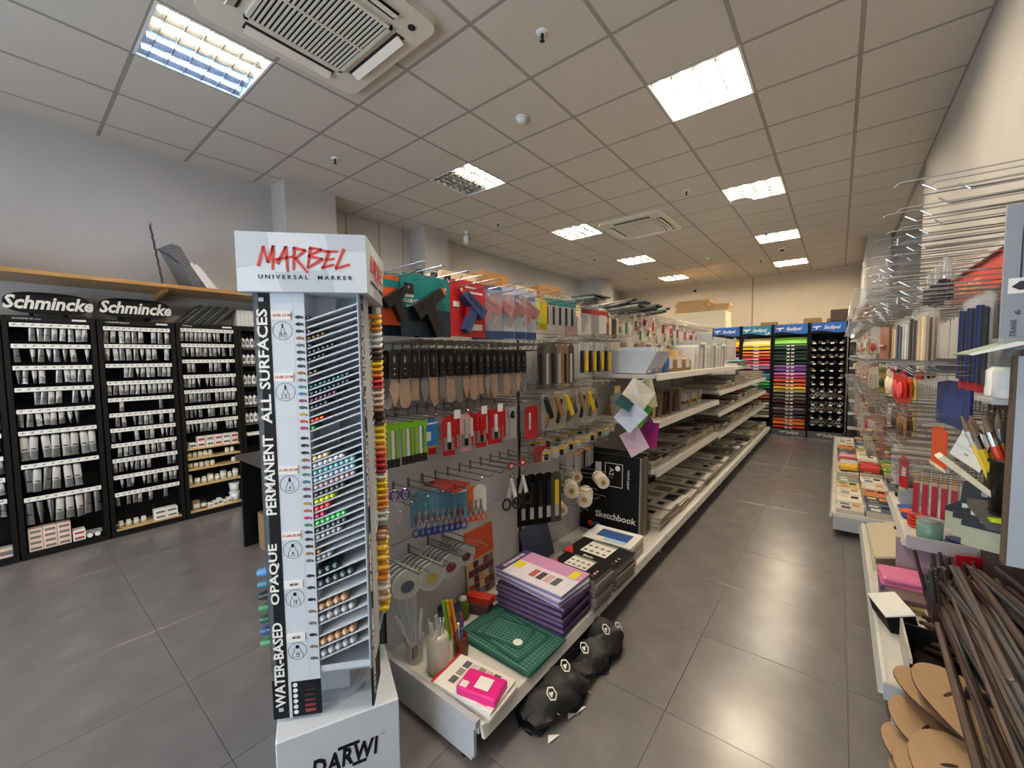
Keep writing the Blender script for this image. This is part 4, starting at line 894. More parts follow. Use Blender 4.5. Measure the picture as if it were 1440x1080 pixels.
# ================================================================== things on the gondola's base and shelves
BZ = .1705
def book(name, label, cat, x, y, z, dx, dy, dz, cover, rz=0, group=None, pages=None, decal=None):
    """lying book or pad: cover sheets over a page block; long side along x; spine at -x"""
    t = thing(name, label, cat, (x, y, z), rz, group)
    MB().box(-dx/2, -dy/2, 0, dx/2, dy/2, dz*.14, cover).build('cover', t); MB().box(-dx/2, -dy/2, dz*.86, dx/2, dy/2, dz, cover).build('cover', t)
    MB().box(-dx/2+.002, -dy/2+.003, dz*.14, dx/2-.004, dy/2-.003, dz*.86, pages or PAPER).build('page_block', t)
    if decal: decal(t, dx, dy, dz)
    return t
# pots with straws and rods
def pot(label, x, y, r, h, m, n, L, sm, tilt, lab=True, group=None):
    t = thing('storage_pot', label, 'pot', (x, y, BZ), 0, group)
    MB().lathe([(r*.85, 0), (r*.9, .004), (r, h), (r*1.05, h), (r*1.05, h+.006), (r*.93, h+.006), (r*.85, .006)], m, n=18).build('pot', t, True)
    if lab: MB().box(r*.62, -r*.75, h*.3, r*.66, -r*.1, h*.8, BLACK).build('sticker', t)
    return t
straw = {}
def stick(label, cat, name, x, y, L, r, m, tx, ty, group):
    key = (round(L, 3), r, m.name)
    if key not in straw: straw[key] = MB().cyl((0, 0, 0), (0, 0, L), r, m, n=6).mesh(name)
    tag(put(name, straw[key], None, (x, y, BZ+.012), (tx, ty, 0)), label, cat, group)
pot('clear lidless pot with dark stickers holding long straws', -1.42, 1.065, .042, .1, CLEARD, 0, 0, None, 0)
TUBEC = mat('clear_straw', (214, 218, 218), .2, var=.03, alpha=.55)
random.seed(3)
for k in range(18): stick('%s long clear rod fanning out of the stickered pot' % ORD[k], 'rod', 'clear_rod', -1.42+random.uniform(-.012, .012), 1.065+random.uniform(-.012, .012), random.uniform(.24, .38) if k < 13 else .2, .003 if k < 13 else .007, TUBEC, random.uniform(-.22, .30), random.uniform(-.28, .1), 'clear rods in the stickered pot')
t = thing('rod_bag', 'cloudy bag of clear rods standing in front of the pots', 'bag', (-1.285, 1.085, BZ))
MB().lathe([(.038, 0), (.047, .02), (.049, .09), (.045, .15), (.038, .165)], mat('milky_bag', (206, 202, 186), .3, var=.08, alpha=.8), n=16).build('bag', t, True)
for k in range(14): stick('%s clear rod sticking out of the cloudy bag' % ORD[k], 'rod', 'clear_rod', -1.285+random.uniform(-.02, .02), 1.085+random.uniform(-.02, .02), random.uniform(.19, .24), .004, TUBEC, random.uniform(-.1, .12), random.uniform(-.12, .1), 'clear rods in the cloudy bag')
t = thing('pen_cup', 'brown glass cup holding blue and red pens', 'cup', (-1.275, 1.205, BZ))
MB().lathe([(.028, 0), (.034, .01), (.035, .05), (.031, .085), (.033, .095), (.028, .095), (.026, .012)], mat('amber_glass', (120, 50, 24), .15, var=.05, alpha=.85), n=16).build('cup', t, True)
for k in range(6): stick('%s pen standing in the brown glass cup' % ORD[k], 'pen', 'pen', -1.275+random.uniform(-.014, .014), 1.205+random.uniform(-.014, .014), .17, .0045, (col(30, 60, 130, .3), col(40, 50, 70, .3), RED, col(150, 50, 40, .4), PAPER, col(30, 60, 130, .3))[k], (.05, .3, -.05, .1, .2, .25)[k], (.1, .3, -.1, -.2, .2, .35)[k], 'pens in the brown cup')
for k in range(7):
    o = MB().bbox(-.05, -.03, 0, .05, .03, .016, (col(40, 50, 110, .4), col(150, 120, 90, .5), col(60, 60, 130, .4), col(44, 56, 120, .4), col(40, 100, 100, .4), col(90, 60, 110, .4), col(30, 40, 90, .4))[k], b=.002).build('ink_pad', loc=(-1.45, 1.30, BZ+.0165*k), rot=(0, 0, .3+.06*(k % 3)))
    tag(o, '%s box from the bottom of the blue stack behind the pen cup' % ORD[k], 'box', 'blue stacked boxes')
for k in range(3):
    stick('%s bright marker standing by the blue stacked boxes' % ORD[k], 'marker', 'marker_pen', -1.38+.012*k, 1.235+.014*k, .19, .008, (GRN, YEL, col(230, 150, 40, .4))[k], .1, -.1, 'bright markers by the stack')
t = thing('glass_jar', 'green glass jar beside the orange topped board', 'jar', (-1.46, 1.40, BZ))
MB().lathe([(.03, 0), (.034, .01), (.034, .075), (.028, .085), (.03, .1)], mat('green_glass', (110, 120, 40), .2, var=.05, alpha=.85), n=16).build('body', t, True); MB().ell((0, 0, .1), .024, .024, .014, PAPER).build('contents', t, True)
for k in range(6): tag(MB().bbox(-.07, -.008, 0, .07, .008, .016, col(214, 60, 50, .35), b=.002).build('wax_stick', loc=(-1.43+.004*(k % 2), 1.475+.02*(k % 3), BZ+.055+.017*(k//3)), rot=(0, 0, .35)), '%s red stick lying in front of the orange board' % ORD[k], 'wax stick', 'red sticks in front of the board')
tag(MB().bbox(-.06, -.04, 0, .06, .04, .054, col(90, 60, 60, .5)).build('stick_box', loc=(-1.43, 1.495, BZ), rot=(0, 0, .35)), 'dark box carrying the red sticks', 'box')
# pink craft magazines
PK = col(226, 40, 130, .3)
def craft(t, dx, dy, dz):
    b = MB(); b.box(-dx/2, -dy/2, dz, -dx/2+.012, dy/2, dz+.0005, RED); b.box(dx*.06, -dy*.42, dz, dx*.40, dy*.2, dz+.0005, PK)
    for i in range(5):
        for j in range(3): b.box(-dx*.3+i*.036, -dy*.3+j*.045, dz+.0004, -dx*.3+i*.036+.03, -dy*.3+j*.045+.036, dz+.0009, (col(90, 90, 92, .5), col(200, 196, 190, .5), col(150, 140, 132, .5), col(220, 190, 160, .5))[(i+j*2) % 4])
    b.build('cover_print', t)
book('craft_magazine', 'large clear wrapped craft pack lying at the gondola corner', 'craft pack', -1.10, 1.105, BZ+.026, .29, .18, .012, PAPER, .12, None, None, craft)
b = MB().bbox(-.085, -.055, 0, .085, .055, .03, PK, b=.006); b.box(-.02, -.03, .03, .04, .03, .0306, PAPER); b.box(-.075, -.045, .03, -.045, -.015, .0306, PAPER)
o = b.build('craft_box', loc=(-1.04, 1.09, BZ+.0385), rot=(0, 0, .25)); tag(o, 'magenta craft kit lying on the clear wrapped pack', 'craft kit')
for k in range(2): book('craft_magazine', ('bottom', 'middle')[k]+' clear wrapped craft pack under the magenta kit', 'craft pack', -1.10+.01*k, 1.105, BZ+.013*k, .29, .18, .012, (PAPER, col(214, 206, 204, .4))[k], .08, 'craft packs at the corner')
# cutting mats
GM = mat('mat_green', (28, 84, 74), .5, var=.05); GML = col(150, 200, 186, .6)
def cutmat(label, x, y, z, dx, dy, rz, lines=True, gm=GM):
    t = thing('cutting_mat', label, 'cutting mat', (x, y, z), rz, 'green cutting mats')
    MB().bbox(-dx/2, -dy/2, 0, dx/2, dy/2, .004, gm, b=.0015).build('mat', t)
    if lines:
        g = MB(); n = int(dx/.02); m_ = int(dy/.02)
        for i in range(n): xx = -dx/2+.02+(dx-.04)*i/(n-1); g.box(xx-.0004, -dy/2+.02, .004, xx+.0004, dy/2-.02, .0042, GML)
        for i in range(m_): yy = -dy/2+.02+(dy-.04)*i/(m_-1); g.box(-dx/2+.02, yy-.0004, .004, dx/2-.02, yy+.0004, .0042, GML)
        for i in (0, 1): g.box(-dx/2+.02, (dy/2-.02)*(2*i-1)-.001, .004, dx/2-.02, (dy/2-.02)*(2*i-1)+.001, .0043, GML)
        g.build('grid_print', t)
    return t
for k in range(4): cutmat('%s large green cutting mat from the bottom of the mat stack' % ORD[k], -1.175+.008*(k % 2), 1.425, BZ+.0045*k, .43, .29, .02-.015*k, k == 3)
cutmat('middle sized cutting mat turned on the large ones', -1.17, 1.43, BZ+.0182, .30, .22, -.10)
t = cutmat('small cutting mat with round white sticker on top of the stack', -1.185, 1.43, BZ+.0232, .22, .16, .16)
MB().cyl((.075, -.045, .0043), (.075, -.045, .005), .022, PAPER, n=20).build('round_sticker', t)
# purple scoring boards
PUR = col(70, 50, 110, .35); PURD = col(60, 38, 70, .3); LIL = col(206, 150, 190, .35)
def score(t, dx, dy, dz):
    b = MB(); b.box(-dx/2, -dy/2, dz, -dx/2+.05, dy/2, dz+.0006, PUR); b.box(-dx/2+.05, -dy/2, dz, dx/2, dy*.1, dz+.0006, col(222, 216, 228, .4)); b.box(-dx/2+.05, dy*.1, dz, dx/2, dy/2, dz+.0006, LIL)
    b.box(-dx/2+.055, -dy*.2, dz+.0005, -dx/2+.11, dy*.06, dz+.001, col(236, 220, 60, .4)); b.box(dx/2-.07, dy*.12, dz+.0005, dx/2-.03, dy*.42, dz+.001, col(236, 220, 60, .4))
    for i in range(4): b.box(-.03+.045*i, -dy*.3, dz+.0005, .005+.045*i, -dy*.02, dz+.001, (col(180, 90, 90, .5), col(80, 60, 60, .5), col(206, 170, 170, .5), col(90, 90, 90, .5))[i])
    b.build('cover_print', t)
    o = text('SCOREMASTER', .026, PAPER, t, (-dx/2+.026, 0, dz+.001), (0, 0, pi/2), bold=.0008)
for k in range(6): book('scoring_board', '%s purple boxed scoring board from the bottom of its stack' % ORD[k], 'craft set', -1.175+.01*(k % 2), 1.695, BZ+.026*k, .40, .27, .025, PURD if k % 2 else PUR, .02*(k % 3), 'purple scoring boards', col(130, 110, 140, .3))
for k in range(2): book('scoring_board', ('lower', 'topmost')[k]+' lilac covered scoring set over the purple stack', 'craft set', -1.18, 1.70, BZ+.157+.027*k, .42, .26, .026, col(206, 200, 220, .35) if k == 0 else PAPER, -.08+.05*k, 'lilac scoring sets', col(150, 140, 190, .4), score if k else None)
# blank books with icon covers
def icons(t, dx, dy, dz):
    b = MB(); b.box(-dx/2, -dy/2, dz, dx/2, dy/2, dz+.0004, BLACKM); b.box(-dx*.28, -dy*.2, dz+.0004, dx*.2, dy*.46, dz+.0009, PAPER); b.box(-dx*.28, dy*.36, dz+.0009, dx*.2, dy*.46, dz+.0013, col(150, 148, 138, .3))
    b.prism([(-dx*.5, -dy*.46), (-dx*.3, -dy*.46), (-dx*.5, -dy*.05)], dz+.0004, dz+.001, RED)
    for i in range(4):
        for j in range(2): b.ell((-dx*.22+i*dx*.115, -dy*.08+j*dy*.24, dz+.001), dx*.04, dy*.05, .0008, LABG, 8, 4)
    for j in range(3): b.cyl((dx*.38, -dy*.3+j*dy*.14, dz+.0004), (dx*.38, -dy*.3+j*dy*.14, dz+.001), .008, PAPER if j else RED, n=10)
    b.build('cover_print', t); text('Sizzix', .03, PAPER, t, (-dx*.05, -dy*.36, dz+.001), (0, 0, 0), bold=.001)
for k in range(7): book('die_cutting_set', '%s grey die cutting box from the bottom of the near stack' % ORD[k], 'craft set', -1.09+.006*(k % 3), 1.945, BZ+.024*k, .29, .19, .0235, col(120, 114, 106, .4), .03*(k % 2)-.04, 'near stack of die cutting boxes', col(150, 142, 130, .4), icons if k == 6 else None)
for k in range(5): book('die_cutting_set', '%s grey die cutting box from the bottom of the far stack' % ORD[k], 'craft set', -1.12+.006*(k % 3), 2.22, BZ+.026*k, .36, .26, .0255, col(120, 112, 104, .4), -.05+.03*(k % 2), 'far stack of die cutting boxes', col(150, 142, 130, .4), icons if k == 4 else None)
for k in range(4): book('art_pad', ('bottom', 'lower middle', 'upper middle', 'top')[k]+' pad of the stack before the sketchbooks, with a blue picture', 'pad', -1.16, 2.52, BZ+.028*k, .34, .24, .027, PAPER if k == 3 else col(170, 160, 146, .5), .02, 'pads before the sketchbooks', None,
    (lambda t, dx, dy, dz: MB().box(-dx*.3, -dy*.2, dz, dx*.35, dy*.3, dz+.0006, col(60, 90, 160, .4)).box(-dx*.1, -dy*.4, dz, dx*.35, -dy*.2, dz+.0006, col(170, 200, 226, .4)).build('cover_print', t)) if k == 3 else None)
for k in range(2): tag(MB().bbox(-.11, -.16, 0, .11, .16, .012, (col(60, 66, 96, .4), col(70, 60, 56, .4))[k], b=.003).build('drawing_board', loc=(-1.40, 2.3-.05*k, BZ+.1+.2*k*0+.013*k), rot=(.0, 0, .4)), ('lower', 'upper')[k]+' dark blue board lying behind the die cutting boxes', 'board', 'dark boards behind the boxes') if False else None
o = MB().box(-.006, -.15, 0, .006, .15, .24, col(70, 74, 104, .4)).build('drawing_board', loc=(-1.47, 2.12, BZ), rot=(0, radians(-16), 0)); tag(o, 'dark blue board leaning on the panel behind the die cutting boxes', 'board')
# standing sketchbooks
for k in range(5):
    t = thing('sketchbook', ('front black sketchbook with white chalk lettering standing on edge', 'second standing pad with a pale blue edge', 'third standing brown edged pad', 'fourth standing brown edged pad', 'rearmost standing pad against the shelf end')[k], 'sketchbook', (-1.315, 2.76+.034*k, BZ), 0, 'standing sketchbooks', rot=(radians(-3), 0, 0))
    h = .60-.01*(k % 2)
    MB().box(-.235, 0, 0, .235, .004, h, BLACKM).build('cover', t); MB().box(-.23, .004, .003, .237, .028, h-.004, (col(150, 186, 206, .5), col(150, 132, 108, .6), col(130, 116, 98, .6), col(160, 146, 122, .6), col(120, 106, 90, .6))[k]).build('page_block', t)
    MB().box(-.235, .028, 0, .235, .031, h, BLACKM).build('back_cover', t)
    if k == 0:
        text('Sketchbook', .066, PAPER, t, (.055, -.0008, .135), (pi/2, 0, 0), bold=.0012, shear=.05)
        text('A2', .05, PAPER, t, (.02, -.0008, .47), (pi/2, radians(90), 0)); text('mixed paper', .028, PAPER, t, (.155, -.0008, .43), (pi/2, radians(90), 0))
        b = MB()
        for a in ((-.03, .36, .11, .364), (-.03, .53, .11, .534), (-.03, .36, -.026, .53), (.106, .36, .11, .53)): b.box(a[0], -.0012, a[1], a[2], 0, a[3], PAPER)
        b.ell((.07, -.0006, .50), .02, .0008, .02, PAPER); b.box(-.11, -.0012, .36, -.06, 0, .53, PAPER); b.build('chalk_frame', t)
        MB().ell((-.14, -.001, .05), .025, .001, .022, RED).ell((-.08, -.001, .045), .03, .001, .026, col(50, 110, 170, .4)).build('colour_dots', t)
# ------------------------------------------------------------------ pads on the base further on and on the shelves
random.seed(11)
PADC = [(206, 202, 190), (150, 140, 122), (60, 56, 52), (190, 182, 164), (120, 106, 90), (216, 212, 204), (96, 84, 72), (170, 160, 140), (40, 38, 38), (184, 170, 148)]
def stack(where, x0, x1, y0, y1, z, n, th, ci, group, bright=False):
    for k in range(n):
        c = PADC[(ci+k*3) % 10] if not bright or k < n-1 else (226, 222, 212)
        b = MB(); dx, dy = x1-x0, y1-y0; m = col(*c, .35)
        b.box(-dx/2, -dy/2, 0, dx/2, dy/2, th*.94, mat('page_edge_%d' % (k % 2), ((196, 186, 166), (168, 158, 140))[k % 2], .7), top=m)
        if k == n-1:
            b.box(-dx*.3, -dy*.25, th*.94, dx*.05, dy*.25, th*.96, col(*PADC[(ci+5) % 10], .4)); b.box(dx*.15, -dy*.35, th*.94, dx*.38, dy*.35, th*.96, col(*PADC[(ci+2) % 10], .4)); b.box(dx*.18, -dy*.15, th*.96, dx*.3, dy*.2, th*.98, BLACKM)
        o = b.build('art_pad', loc=((x0+x1)/2+random.uniform(-.008, .008), (y0+y1)/2, z+th*k), rot=(0, 0, random.uniform(-.03, .03)))
        tag(o, '%s pad up in the %s' % (ORD[k], where), 'pad', group)
NTH = ['third', 'fourth', 'fifth', 'sixth', 'seventh', 'eighth']
ys = 3.0; i = 0
while ys < 8.6:
    d = random.choice([.24, .27, .31, .22]); n = random.choice([3, 4, 5, 6])
    stack('%s pile along the gondola base past the sketchbooks' % ORD[i], -1.44, -1.01, ys+.02, ys+d, BZ+.001, n, .017, i*3+(8 if i == 0 else 0), 'base pad pile %s' % ORD[i], i in (1, 2, 4, 5, 8, 11)); ys += d+.015; i += 1
ys = 3.03; i = 0
while ys < 8.6:
    d = random.choice([.22, .25, .2]); z = .637 if ys < 4.75 else .602
    if 4.76 < ys < 5.02: ys = 5.03; z = .602
    stack('%s pile along the lowest shelf' % ORD[i], -1.40, -1.07, ys, ys+d-.01, z, random.choice([2, 3, 4]), .022, i*3+2, 'lowest shelf pad pile %s' % ORD[i]); ys += d+.01; i += 1
ys = 5.05; i = 0
while ys < 8.5:
    d = random.choice([.24, .28, .2])
    stack('%s pile along the shelf with stationery strips' % ORD[i], -1.42, -1.07, ys, ys+d-.01, .852, random.choice([2, 3, 5]), .02, i*7+1, 'stationery shelf pile %s' % ORD[i])
    stack('%s pile along the upper far shelf' % ORD[i], -1.42, -1.07, ys, ys+d-.01, 1.092, random.choice([3, 5, 7]), .018, i*3+4, 'upper far shelf pile %s' % ORD[i]); ys += d+.015; i += 1
for k in range(14):
    t = thing('leaflet_pad', '%s small pad standing at the back of the gondola base' % ORD[k], 'pad', (-1.50, 3.2+.2*k, BZ+.001), 0, 'standing pads at the back of the base', rot=(0, radians(-12), 0))
    MB().box(0, -.075, 0, .014, .075, .22-.02*(k % 3), col(*PADC[(k*3+1) % 10], .5)).build('cover', t); MB().box(.014, -.05, .06, .0146, .05, .12, col(*PADC[(k*3+4) % 10], .5)).build('cover_print', t)
# frames and kraft boxes on the middle shelf of sections three and four
for k in range(9):
    c = [(134, 112, 84), (150, 124, 90), (110, 88, 64), (170, 150, 116), (92, 74, 58)][k % 5]
    t = thing('picture_frame', '%s leaning wooden frame on the middle shelf' % ORD[k], 'frame', (-1.24+.02*(k % 3), 3.10+.085*k, 1.0), 0, 'leaning frames on the middle shelf', rot=(radians(-18-2*(k % 4)), 0, radians(8)))
    w, h = .2, .15+.035*(k % 3); m = col(*c, .6)
    for a in ((-w/2, 0, w/2, .022), (-w/2, h-.022, w/2, h)): MB().box(a[0], 0, a[1], a[2], .018, a[3], m).build('frame_bar', t)
    for xx in (-w/2, w/2-.022): MB().box(xx, 0, .022, xx+.022, .018, h-.022, m).build('frame_bar', t)
    MB().box(-w/2+.02, .008, .02, w/2-.02, .012, h-.02, col(60, 48, 38, .7) if k % 2 else KRAFT).build('backing', t)
for k in range(7):
    t = thing('card_pack', '%s white card pack leaning after the wooden frames' % ORD[k], 'card pack', (-1.22, 3.92+.09*k, 1.0), 0, 'white card packs on the middle shelf', rot=(radians(-30), 0, radians(6)))
    MB().box(-.12, 0, 0, .12, .03, .16, (PAPER, CREAM, col(190, 180, 160, .5))[k % 3]).build('cards', t); MB().box(-.121, -.0008, .05, .121, .0308, .08, (KRAFT, LABG, YEL)[k % 3] if k != 5 else YEL).build('paper_band', t)
for k in range(3): tag(MB().bbox(-.12, -.14, 0, .12, .14, .09, KRAFT, b=.003).build('kraft_box', loc=(-1.40, 3.3+.5*k, 1.001)), '%s kraft box at the back of the middle shelf' % ORD[k], 'box', 'kraft boxes on the middle shelf')
# top shelf: envelope tray, boxes and magazines
PB = col(196, 206, 224, .5)
t = thing('envelope_tray', 'pale blue flared tray full of envelopes on the top shelf end', 'tray', (-1.27, 3.22, 1.356))
MB().prism([(-.12, 0), (.12, 0), (.21, .17), (-.2, .19)], -.16, -.155, PB, 'y').prism([(-.12, 0), (.12, 0), (.21, .17), (-.2, .19)], .155, .16, PB, 'y').box(-.12, -.16, 0, .12, .16, .004, PB).build('tray', t)
MB().prism([(.118, 0), (.122, 0), (.214, .17), (.208, .17)], -.16, .16, PB, 'y').prism([(-.118, 0), (-.122, 0), (-.204, .19), (-.198, .19)], -.16, .16, PB, 'y').build('flared_side', t)
for k in range(9): tag(MB().box(-.13, -.004, 0, .14, .004, .2, PAPER if k % 3 else col(190, 200, 220, .5)).build('envelope', loc=(-1.26, 3.10+.03*k, 1.364), rot=(radians(-8), 0, .02)), '%s envelope standing in the pale blue tray' % ORD[k], 'envelope', 'envelopes in the blue tray')
for k in range(3):
    t = thing('kraft_box', '%s kraft display box with white front on the top shelf' % ORD[k], 'box', (-1.25, 3.56+.26*k, 1.356), 0, 'kraft display boxes on the top shelf')
    MB().prism([(-.12, 0), (.13, 0), (.13, .10), (-.12, .2)], -.11, .11, KRAFT, 'y').build('carton', t); MB().box(.131, -.06, .03, .133, .06, .13, PAPER).build('price_card', t)
    MB().box(-.1, -.09, .12, .06, .09, .19, (CREAM, YEL, CREAM)[k]).build('contents', t)
t = thing('paint_bottle', 'blue bottle with yellow cap between the kraft boxes', 'bottle', (-1.12, 3.44, 1.356)); MB().lathe([(.03, 0), (.032, .12), (.012, .15)], col(70, 110, 170, .35)).build('body', t, True); MB().lathe([(.014, .15), (.012, .18)], YEL).build('cap', t)
for k in range(24):
    c = [(206, 206, 200), (186, 190, 196), (220, 214, 200), (160, 170, 178), (210, 204, 190), (196, 180, 170), (120, 120, 124), (224, 222, 214)][k % 8]
    h = .2+.03*((k*5) % 4)+(.12 if k in (11, 12) else 0)
    t = thing('magazine', '%s upright magazine in the row on the top shelf' % (ORD[k] if k < 20 else ('fourth last', 'third last', 'second last', 'last')[k-20]), 'magazine', (-1.24, 4.30+.062*k, 1.356), 0, 'upright magazines on the top shelf', rot=(radians(-6-4*(k % 3)), 0, radians(4*(k % 3))))
    MB().box(-.11, 0, 0, .12, .02, h, col(*c, .4)).build('cover', t); MB().box(-.105, .003, h, .115, .017, h+.001, PAPER).build('page_block', t)
for k in range(2): tag(MB().bbox(-.15, -.13, 0, .15, .13, .03, (PAPER, LABG, col(120, 110, 100, .5))[k], b=.002).build('flat_pack', loc=(-1.2, 6.0+.3*k, 1.356)), '%s flat pack beyond the magazines on the top shelf' % ORD[k], 'pack', 'flat packs beyond the magazines')
tag(MB().box(-.2, -.28, 0, .2, .28, .004, col(130, 206, 226, .5)).build('blue_sheet', loc=(-1.10, 6.72, 1.425), rot=(0, radians(-4), .2)), 'pale turquoise sheet lying over the far top shelf edge', 'sheet')
tag(MB().bbox(-.12, -.12, 0, .12, .12, .06, PAPER, b=.002).build('flat_pack', loc=(-1.18, 6.72, 1.356)), 'white pack under the turquoise sheet', 'pack')
# envelopes hanging from the shelf corner
EV = [(-.965, 2.47, 1.26, .17, .13, -.62, (230, 224, 208), 'cream envelope with pointed flap'), (-.99, 2.66, 1.24, .12, .20, .22, (206, 206, 176), 'pale olive envelope'), (-.972, 2.36, 1.13, .16, .14, .78, (206, 216, 238), 'pale blue envelope'),
      (-.965, 2.50, 1.10, .07, .19, -.55, (92, 170, 70), 'green envelope'), (-.99, 2.31, 1.21, .1, .06, -.6, (40, 86, 86), 'dark teal envelope'), (-.98, 2.44, .96, .13, .16, .5, (226, 196, 214), 'pale pink envelope'), (-.965, 2.62, .975, .14, .17, -.12, (166, 40, 130), 'magenta envelope'), (-.995, 2.62, 1.08, .1, .14, .5, (120, 90, 120), 'dull violet envelope')]
for x, y, z, w, h, a, c, nm in EV:
    t = thing('envelope', nm+' hanging in the cluster at the shelf corner', 'envelope', (x, y, z), 0, 'hanging sample envelopes', rot=(a, 0, radians(-48)))
    m = col(*c, .55); MB().box(-.002, -w/2, -h/2, .002, w/2, h/2, m).build('envelope_body', t)
    MB().prism([(-w/2, h/2), (w/2, h/2), (0, -h*.05)], .002, .0032, col(*[int(v*.93) for v in c], .55), 'x').build('flap', t)
o = MB().tube([(-1.0, 2.93, 1.36), (-.99, 2.66, 1.33), (-.985, 2.52, 1.3), (-.985, 2.5, .95)], .002, DWIRE, 5).build('string'); tag(o, 'thin cord carrying the sample envelopes', 'cord')
# black printed bag lying on the floor under the gondola
BAG = mat('black_bag_fabric', (24, 24, 25), .62, var=.3, scale=14, bump=.6)
bag = thing('printed_bag', 'black printed fabric bag roll lying on the floor under the gondola', 'bag', (0, 0, 0))
rows = []
for i in range(44):
    t_ = i/43; y = 1.22+.74*t_; rad = .068+.014*sin(t_*9)+.009*sin(t_*23); rad *= (.55+.45*min(1, 6*t_, 7*(1-t_))); cx = -.935+.05*sin(t_*2.6)
    if .55 < t_ < .63: rad *= .72
    rows.append([(cx+rad*1.15*cos(a)+.010*sin(a*4+i*.8)+.004*sin(a*9-i*1.5), y, max(.004, (rad*.95+rad*sin(a)*.98)*.86+.009*sin(a*3+i*.7)+.006*sin(a*6+i*1.1)+.003*sin(a*10-i*1.9))) for a in [2*pi*k/24 for k in range(25)]])
MB().sheet(rows, BAG).build('roll', bag, True)
for a, b_, c_ in (((-.86, 1.36, .03), (-.80, 1.43, .004), (-.84, 1.60, .03)), ((-.86, 1.62, .03), (-.80, 1.70, .004), (-.86, 1.86, .03)), ((-.93, 1.22, .02), (-.87, 1.24, .004), (-.86, 1.40, .02))):
    MB().add([a, b_, c_, tuple(v-.004 for v in a), tuple(v-.003 for v in b_), tuple(v-.004 for v in c_)], [(0, 1, 2), (5, 4, 3), (0, 3, 4, 1), (1, 4, 5, 2), (2, 5, 3, 0)], BAG).build('flap', bag)
for k, (x, y, z, a) in enumerate(((-.875, 1.31, .125, .5), (-.89, 1.44, .155, .5), (-.875, 1.58, .16, .55), (-.86, 1.77, .15, .6), (-.85, 1.89, .10, .7))):
    b = MB(); b.M = Matrix.Translation((x+.01, y, z+.012)) @ Matrix.Rotation(a+.2, 4, 'Y'); n = 6
    b.add([(r_*cos(2*pi*q/n), r_*sin(2*pi*q/n), .001) for r_ in (.021, .027) for q in range(n)], [(q, (q+1) % n, n+(q+1) % n, n+q) for q in range(n)], PAPER)
    b.prism([(-.010, -.011), (.011, -.011), (0, .013)], 0, .001, PAPER); b.build('hexagon_logo', bag)
text('MADE', .035, PAPER, bag, (-.822, 1.50, .048), (0, radians(38), radians(80)), bold=.001); text('BY', .035, PAPER, bag, (-.845, 1.33, .05), (0, radians(40), radians(80)), bold=.001)
for p in ((-.845, 1.40), (-.85, 1.26), (-.83, 1.44)): MB().prism([(p[0], p[1]), (p[0]+.02, p[1]-.03), (p[0]+.035, p[1]+.03)], .006, .009, PAPER).build('white_corner', bag)
# stock behind the gondola
OB = col(160, 116, 66, .7)
for k in range(5):
    t = thing('stock_box', '%s brown stock box showing above the gondola panels' % ORD[k], 'box', (-1.93, 1.75+.33*k, 1.5), .1*(k % 3)-.1, 'stock boxes behind the gondola')
    MB().box(-.15, -.13, 0, .15, .13, .50+.05*(k % 2), OB if k % 2 else col(206, 186, 150, .6)).build('carton', t); MB().box(-.151, -.02, .0, .151, .02, .3805+.02*(k % 2)*0, col(190, 160, 110, .4)).build('tape', t) if False else None
for k in range(3): tag(MB().cyl((0, 0, 0), (0, 0, .12), .035, (YEL, RED, col(220, 150, 60, .4))[k], n=12).lathe([(.036, .12), (.02, .15), (.02, .17)], BLACK, n=12).build('spray_can', loc=(-1.78, 1.44+.1*k, 1.80)), '%s bright spray can behind the top hooks' % ORD[k], 'spray can', 'spray cans behind the hooks')
bsf = thing('stock_shelving', 'rear shelf boards on the hidden side of the gondola', 'shelving', (0, 0, 0))
MB().box(-2.1, 1.0, 1.47, -1.60, 8.8, 1.4995, SHELFW).build('shelf', bsf); MB().box(-1.88, 1.3, 1.77, -1.64, 2.6, 1.7995, SHELFW).build('shelf', bsf); MB().box(-2.1, 1.0, 0, -1.60, 1.03, 1.47, SHELFW).build('side', bsf); MB().box(-2.1, 8.77, 0, -1.60, 8.8, 1.47, SHELFW).build('side', bsf)
